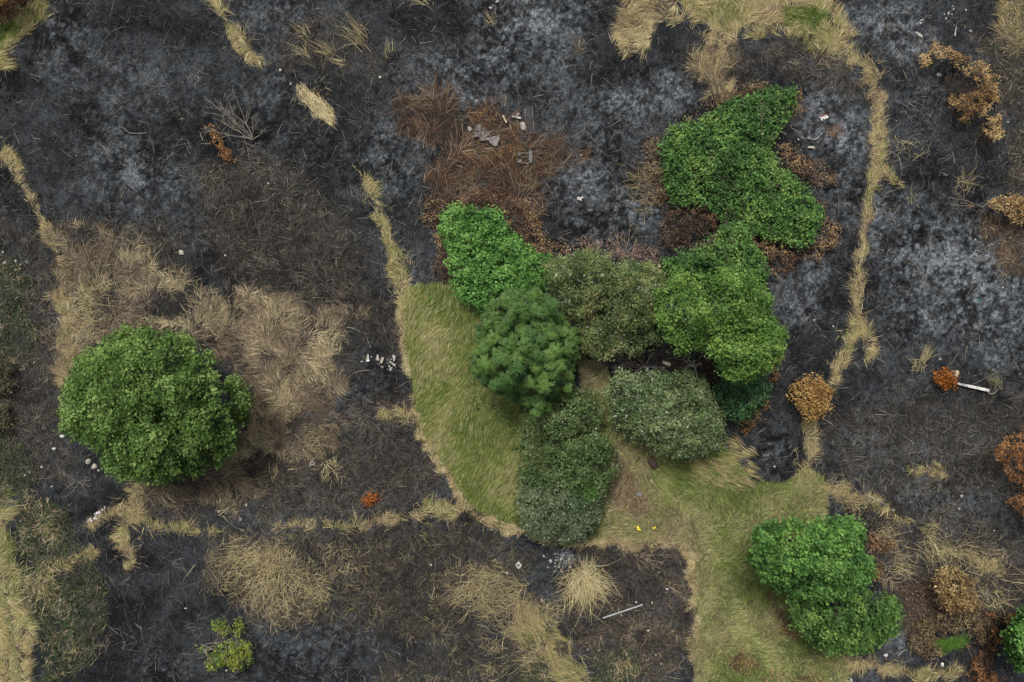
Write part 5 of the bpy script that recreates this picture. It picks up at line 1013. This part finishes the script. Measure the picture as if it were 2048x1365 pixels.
# other single finds: label, px, py, w, h, rot, material
FIND = [
 ("flat oval beige stone on burnt ground above the straw tip near the round tree", 363,505.5,17,11,-25,M_BEIGE),
 ("round white pebble on the black ground right of the flat oval beige stone", 451,511,5,5,0,M_WHITE),
 ("white oval scrap on the dark ground below the bare grey shrub", 537,367.5,6,3.6,-25,M_WHITE),
 ("white scrap on the black ground right of the large loose straw tuft", 760,155,7,5,0,M_WHITE),
 ("white stone at the foot of the yellow straw wedge's upper left side", 605,201,4.5,5.5,0,M_WHITE),
 ("pale stone on the straw line above the yellow wedge", 561,142,8,7,0,M_BEIGE),
 ("small yellowish stone just above the yellow wedge", 581,168,6,5,0,M_BEIGE),
 ("hooked white scrap at the top edge left of the ash", 995,4,9,4,30,M_WHITE),
 ("white scrap near the top edge below the hooked one", 981,16,8,4,-20,M_WHITE),
 
 ("pale flake on the ash right of the rust-brown stems", 1162,311,8,6,40,M_PALE),
 ("mottled grey slab-like stone lying on the top right ash", 1836,70,22,8,-38,M_PALE),
 ("white elongated stone above the mottled slab on the top right ash", 1843,41,8,3.5,25,M_WHITE),
 ("white elongated stone just below another above the mottled slab", 1840.5,46,7,3.5,-30,M_WHITE),
 ("upright white stone in the pebble group near the top right", 1897.5,27,4,6.5,0,M_WHITE),
 ("topmost white stone in the pebble group near the top right", 1905,13,5,3,20,M_WHITE),
 ("slanting white stone second from the top in the pebble group near the top right", 1907,19,5.5,4,30,M_WHITE),
 ("white stone set apart at the right of the pebble group near the top right", 1931.5,20.5,5.5,4.5,-25,M_WHITE),
 ("leftmost white stone in the pebble group near the top right", 1889,29,5,2.4,20,M_WHITE),
 ("lowest white stone in the pebble group near the top right", 1892.5,37,5,4,20,M_WHITE),
 ("small white stone right of the upright one in the pebble group near the top right", 1903.5,28.5,4,2.4,20,M_WHITE),
 ("pale stump-like stone above the tan dead clump in the upper right", 1942,62,7,8,30,M_PALE),
 ("pale grey stone left of the hollow of the dead clump in the upper right", 1876,150,13,8,-15,M_GREY),
 ("round white stone in the top right corner", 2024.5,7.5,5,5,0,M_PALE),
 ("bright little stone beside the lower tip of the dead clump in the upper right", 2013,246,4.5,4.5,0,M_WHITE),
 ("pale stone below the smooth tan shrub in the upper right", 1985,285,8,6,20,M_BEIGE),
 ("white pebble on the ash left of the brown hollow at the right edge", 1951,479,3.6,3.6,0,M_WHITE),
 ("white pebble on the ash above a teal scrap", 2005.5,575,4.5,4,0,M_WHITE),
 ("white pebble on the black ground left of the stake and orange shrub", 1879.5,719,4.5,3.6,0,M_WHITE),
 ("pale stone right of the stake by the white post", 1987,740,7,7,0,M_GREY),
 ("dark-sided pale pebble in the ash left of the straw fork", 1628,641,5,5,0,M_PALE),
 ("white pebble right of the dark-sided one left of the straw fork", 1665.5,653,4,4,0,M_WHITE),
 ("small white pebble on black ground beside the meadow's right corner", 1549,934,4,4,0,M_WHITE),
 ("pale stone on the ash between the meadow corner and the pole", 1788,1021,6,4,-25,M_PALE),
 ("pinkish pale stone on the ash above the tan straw arc", 1922,992,6,7,0,M_PALE),
 ("pale stone below the pinkish one above the tan straw arc", 1918.5,1018,4,6,20,M_PALE),
 ("white stone on the straw at the right edge of the arc", 1988,1062,5,4,0,M_PALE),
 ("bright white stone on the pale straw arc in the lower right", 1960,1128.5,6,4.5,-20,M_WHITE),
 ("small white stone right of the tan dead thicket in the lower right", 1945.5,1185,6,6,40,M_WHITE),
 ("grey flat stone above the red-brown hollow in the lower right", 1817,1151,9,4,0,M_GREY),
 ("white twisted scrap on the ash below the lower leafy crown", 1771,1310,10,7,20,M_WHITE),
 ("white round lump in the dry straw below the hollow thicket", 1883,1328,7.5,9,0,M_WHITE),
 ("white scrap on the straw band at the bottom right edge", 1703,1361,5,8,0,M_WHITE),
 ("pale stone at the bottom edge left of the straw band at the right", 1662,1360,9,6,20,M_PALE),
 ("white flowery scrap at the left foot of the leafy double tree", 1558,1184,9,8,20,M_WHITE),
 ("topmost white rock at the left edge beside the dark weeds", 5,504,5,6,0,M_WHITE),
 ("broad grey-white rock at the left edge beside the dark weeds", 9,526,12,8,0,M_PALE),
 ("rounded white rock right of the broad one at the left edge", 31.5,522,7,7,0,M_PALE),
 ("fading grey rock farthest right in the row at the left edge", 54,524,9,7,20,M_GREY),
 ("small white rock lowest of the group at the left edge", 40.5,537.5,7,5,30,M_WHITE),
 ("white pebble on the black strip left of the round tree", 70,725.5,5,4.5,0,M_WHITE),
 ("pale rock left of the round tree's lower edge", 126,872,12,9,15,M_WHITE),
 ("white rock below and left of the pale rock by the round tree", 109,898,8,7,30,M_WHITE),
 ("small white stone between two pale rocks left of the round tree", 103,887,5,5,0,M_PALE),
 ("pale rock under the lower left rim of the round tree, topmost of three", 178,923,11,13,-30,M_BEIGE),
 ("wedge-shaped pale rock, middle of three under the round tree's lower left rim", 192,933,13,15,-35,M_BEIGE),
 ("small beige rock, lowest of three under the round tree's lower left rim", 199,941,6,6,0,M_BEIGE),
 ("white stone on black ground left of the crossed brown twigs", 84.5,934.5,6,4.5,0,M_WHITE),
 ("pinkish stone left of the crossed brown twigs", 62,944,9,6,20,M_BEIGE),
 ("white pebble just below the pinkish stone left of the twigs", 50.5,950,4,4,0,M_WHITE),
 ("tiny white elongated stone below the crossed brown twigs", 105,973,5,2.6,30,M_WHITE),
 ("white pebble on the straw band below the round tree", 239,1068.5,4,4,0,M_WHITE),
 ("white scrap on the dark ground below the slanting straw strip", 200,1176.5,6,3.6,0,M_WHITE),
 ("white double pebble on the dark ground above the yellow-green shrub", 372,1216.5,8,3.4,0,M_WHITE),
 ("white stone below the yellow-green shrub", 452,1341.5,4.5,4.5,0,M_WHITE),
 ("pale stone on burnt ground right below the round tree", 437,1023.5,7,5,0,M_PALE),
 ("pale upright stone at the right end of the burnt patch below the round tree", 493,1011,7,10,0,M_BEIGE),
 ("pale rough stone below the upright one right of the burnt patch", 482,1038,9,9,0,M_GREY),
 ("pale stone among scraps of the broken straw at the bottom left", 615,1053,9,6,20,M_BEIGE),
 ("pinkish pale stone on dark ground left of the outermost pale tuft", 862,1130,5,7,0,M_BEIGE),
 ("white pebble by the top straw fringe of the burnt square", 1233,1083.5,4.5,3.6,0,M_WHITE),
 ("pale stone at the top right corner of the burnt square", 1348,1089,6,3.6,20,M_PALE),
 ("white stone in the upper middle of the burnt square", 1295,1122,4.5,4.5,0,M_WHITE),
 ("white elongated stone in the middle of the burnt square", 1317.5,1144.5,7,4,0,M_WHITE),
 ("white two-lobed stone in the right half of the burnt square", 1333.5,1178,6.5,4.5,0,M_WHITE),
 ("white stone at the upper end of the metal rail", 1272.5,1205.5,5.5,4.5,0,M_WHITE),
 ("pale oval stone right of the end of the metal rail", 1304,1206,4,6.5,0,M_PALE),
 ("white stone in the straw left of the metal rail's bare end", 1242.5,1230,5,5,0,M_PALE),
 ("white stone in the lower right of the burnt square", 1297,1262,6,5,0,M_WHITE),
 ("white pebble in the lower middle of the burnt square", 1224.5,1280.5,4.5,4.5,0,M_PALE),
 ("pale lump near the bottom of the burnt square", 1322,1328.5,5.5,5,0,M_PALE),
 ("white chip at the bottom of the burnt square above a lump", 1311.5,1310,3.6,4.5,0,M_WHITE),
 ("pale stone beside the right flank of the olive wedge", 1139,1284,5,5,0,M_PALE),
 ("grey stone below the right flank of the olive wedge", 1175,1300,6,6,0,M_GREY),
 ("white chip among the straw left of the largest tuft", 1084,1201,8,4,-45,M_WHITE),
]
for k, (lb, px, py, w, h, rot, mt) in enumerate(FIND): rock("stone", lb, px, py, w * 0.85, h * 0.85, rot, mt, 0.6, k)
# small pebbles nothing tells apart
r = np.random.default_rng(400)
RUB = [(1087,1112,5,5),(1101,1122.5,9,5),(1110,1108.5,3,3),(1095.5,1135,3,3),(1110,1132.5,4,5),(1110,1127,3,3),(1118,1134,4,3.4),(1122,1118.5,5,5),(1112,1121,5,3.4),(1138,1119,4,5),(1129,1126,3.4,3),(1133,1128,3,3),(1142,1127,3,3),(1109,1143,3.4,3),(1140,1134,6,4.5)]
for px, py, w, h in RUB: rock("pebble", "pale pebble strewn on the small rubble patch at the top left of the burnt square", px, py, w, h, r.uniform(0, 180), M_PALE, 0.7, cat="pebble", group="pebbles of the small rubble patch")
for k in range(45):
    px, py = r.normal(1136, 14), r.normal(1117, 8)
    rock("pebble", "pale pebble strewn on the small rubble patch at the top left of the burnt square", px, py, r.uniform(1.4, 2.6), r.uniform(1.4, 2.4), r.uniform(0, 180), M_PALE, 0.7, cat="pebble", group="pebbles of the small rubble patch")
for k in range(38):
    f = r.random(); px = 182 + 33 * f + r.normal(0, 3); py = 1043 - 31 * f + r.normal(0, 3.2 if f < .6 else 2)
    s = r.uniform(2.6, 6.5) if f < 0.55 else r.uniform(1.6, 3.4)
    rock("rubbish_scrap", "bright white scrap in the rubbish heap beside the straw arm at the lower left", px, py, s, s * r.uniform(0.6, 1), r.uniform(0, 180), M_WHITE, 0.6, cat="rubbish", group="white rubbish scraps at the lower left")
for k in range(60):
    px, py = r.uniform(30, 2010), r.uniform(20, 1340)
    pa, pb = np.array([px]), np.array([py])
    if max(R.mask(pa, pb)[0] for R in (G1, G2)) > 0.1 or sd_poly(BIG, pa, pb)[0] > -10 or (860 < px < 1680 and 170 < py < 1060) or sd_poly(DB1, pa, pb)[0] > -9 or sd_poly(DB2, pa, pb)[0] > -9: continue
    s = r.uniform(1.4, 2.6)
    rock("pebble", "tiny pale pebble lying loose on the burnt ground", px, py, s, s * r.uniform(0.7, 1), 0, M_PALE, 0.7, cat="pebble", group="loose pebbles on the burnt ground")
# frame, teal scrap, bottle-green scrap, flowers
t = thing("wire_frame", "small white triangular frame on dark ground below the straw bed", "frame", (*G(625, 926), 0.03))
for a_, b_ in (((620.5, 931), (624, 919.5)), ((624, 920.5), (629.5, 928.5)), ((629, 929.5), (620.5, 931.5))): bar("frame_side", None, a_, b_, 1.5, 0.04, M_WHITE, None, z=0.06, parent=t)
stick("plastic_strip", "thin teal plastic strip lying on the ash at the right", [(1955.5,600.5),(1958,602),(1961,603.5)], 0.03, 0.03, M_TEAL, "plastic strip")
rock("plastic_scrap", "pale teal plastic scrap among the dark weeds at the lower left", 60.5, 1291, 4.5, 8, 10, solid("pale_teal_plastic", (0.35,0.55,0.50), (0.5,0.65,0.6), 5, 0.4), 0.6, cat="plastic scrap")
for px, py, nf, lb in ((1275.5, 1053, 8, "cluster of bright yellow flowers in the dry meadow grass above the burnt square"), (1304.5, 1052, 3, "fainter small yellow flower right of the bright yellow cluster")):
    x, y = G(px, py); t = thing("wildflower", lb, "flower", (x, y, float(gz(x, y))))
    r = np.random.default_rng(int(px)); T = Tubes(4); PV = []; NV = []
    for k in range(nf):
        q = np.array([x + r.normal(0, 0.07), y + r.normal(0, 0.06), r.uniform(0.42, 0.55)])
        T.add(limb((x, y, 0), q, 0.05, r, 4), 0.008, 0.005)
        for p_ in range(7):
            an = 2 * math.pi * p_ / 7; PV.append(q + np.array([math.cos(an), math.sin(an), 0.1]) * 0.03); NV.append((0.3 * math.cos(an), 0.3 * math.sin(an), 1))
    T.build("stems", M_GREENFACE, t)
    V, F = leaf_quads(np.array(PV), np.array(NV), np.full(len(PV), 0.06), np.full(len(PV), 0.045), r)
    mk("petals", V, [F], M_YELLOW, None, t)
stick("dry_branch", "long curved dry branch lying below the rubble row", [(705,748),(715,744),(728,741.5),(742,741)], 0.014, 0.02, M_TANTWIG, "branch", z=0.06)
stick("stick", "pale upright-looking stick above the tan dead clump in the upper right", [(1908,74),(1909,65),(1911,55)], 0.05, 0.02, M_PALE, "stick", z=0.1)
stick("stick", "straight pale stick on the ash below the lower leafy crown", [(1795,1310),(1803,1303),(1812,1297)], 0.02, 0.02, M_PALE, "stick")
stick("fallen_branch", "thin curved branch lying on the black ground left of the bare grey shrub", [(246,255),(258,266),(275,268),(296,266)], 0.02, 0.03, M_TWIG, "branch")
stick("stick", "pair of slanting pale sticks on the ash left of the dark burnt hollow, upper left", [(206,292),(214,303),(223,318)], 0.022, 0.016, M_TANTWIG, "stick")
stick("stick", "slanting straight stick at the lower left below the pale tuft", [(182,1332),(192,1319),(204,1305)], 0.022, 0.016, M_TANTWIG, "stick")
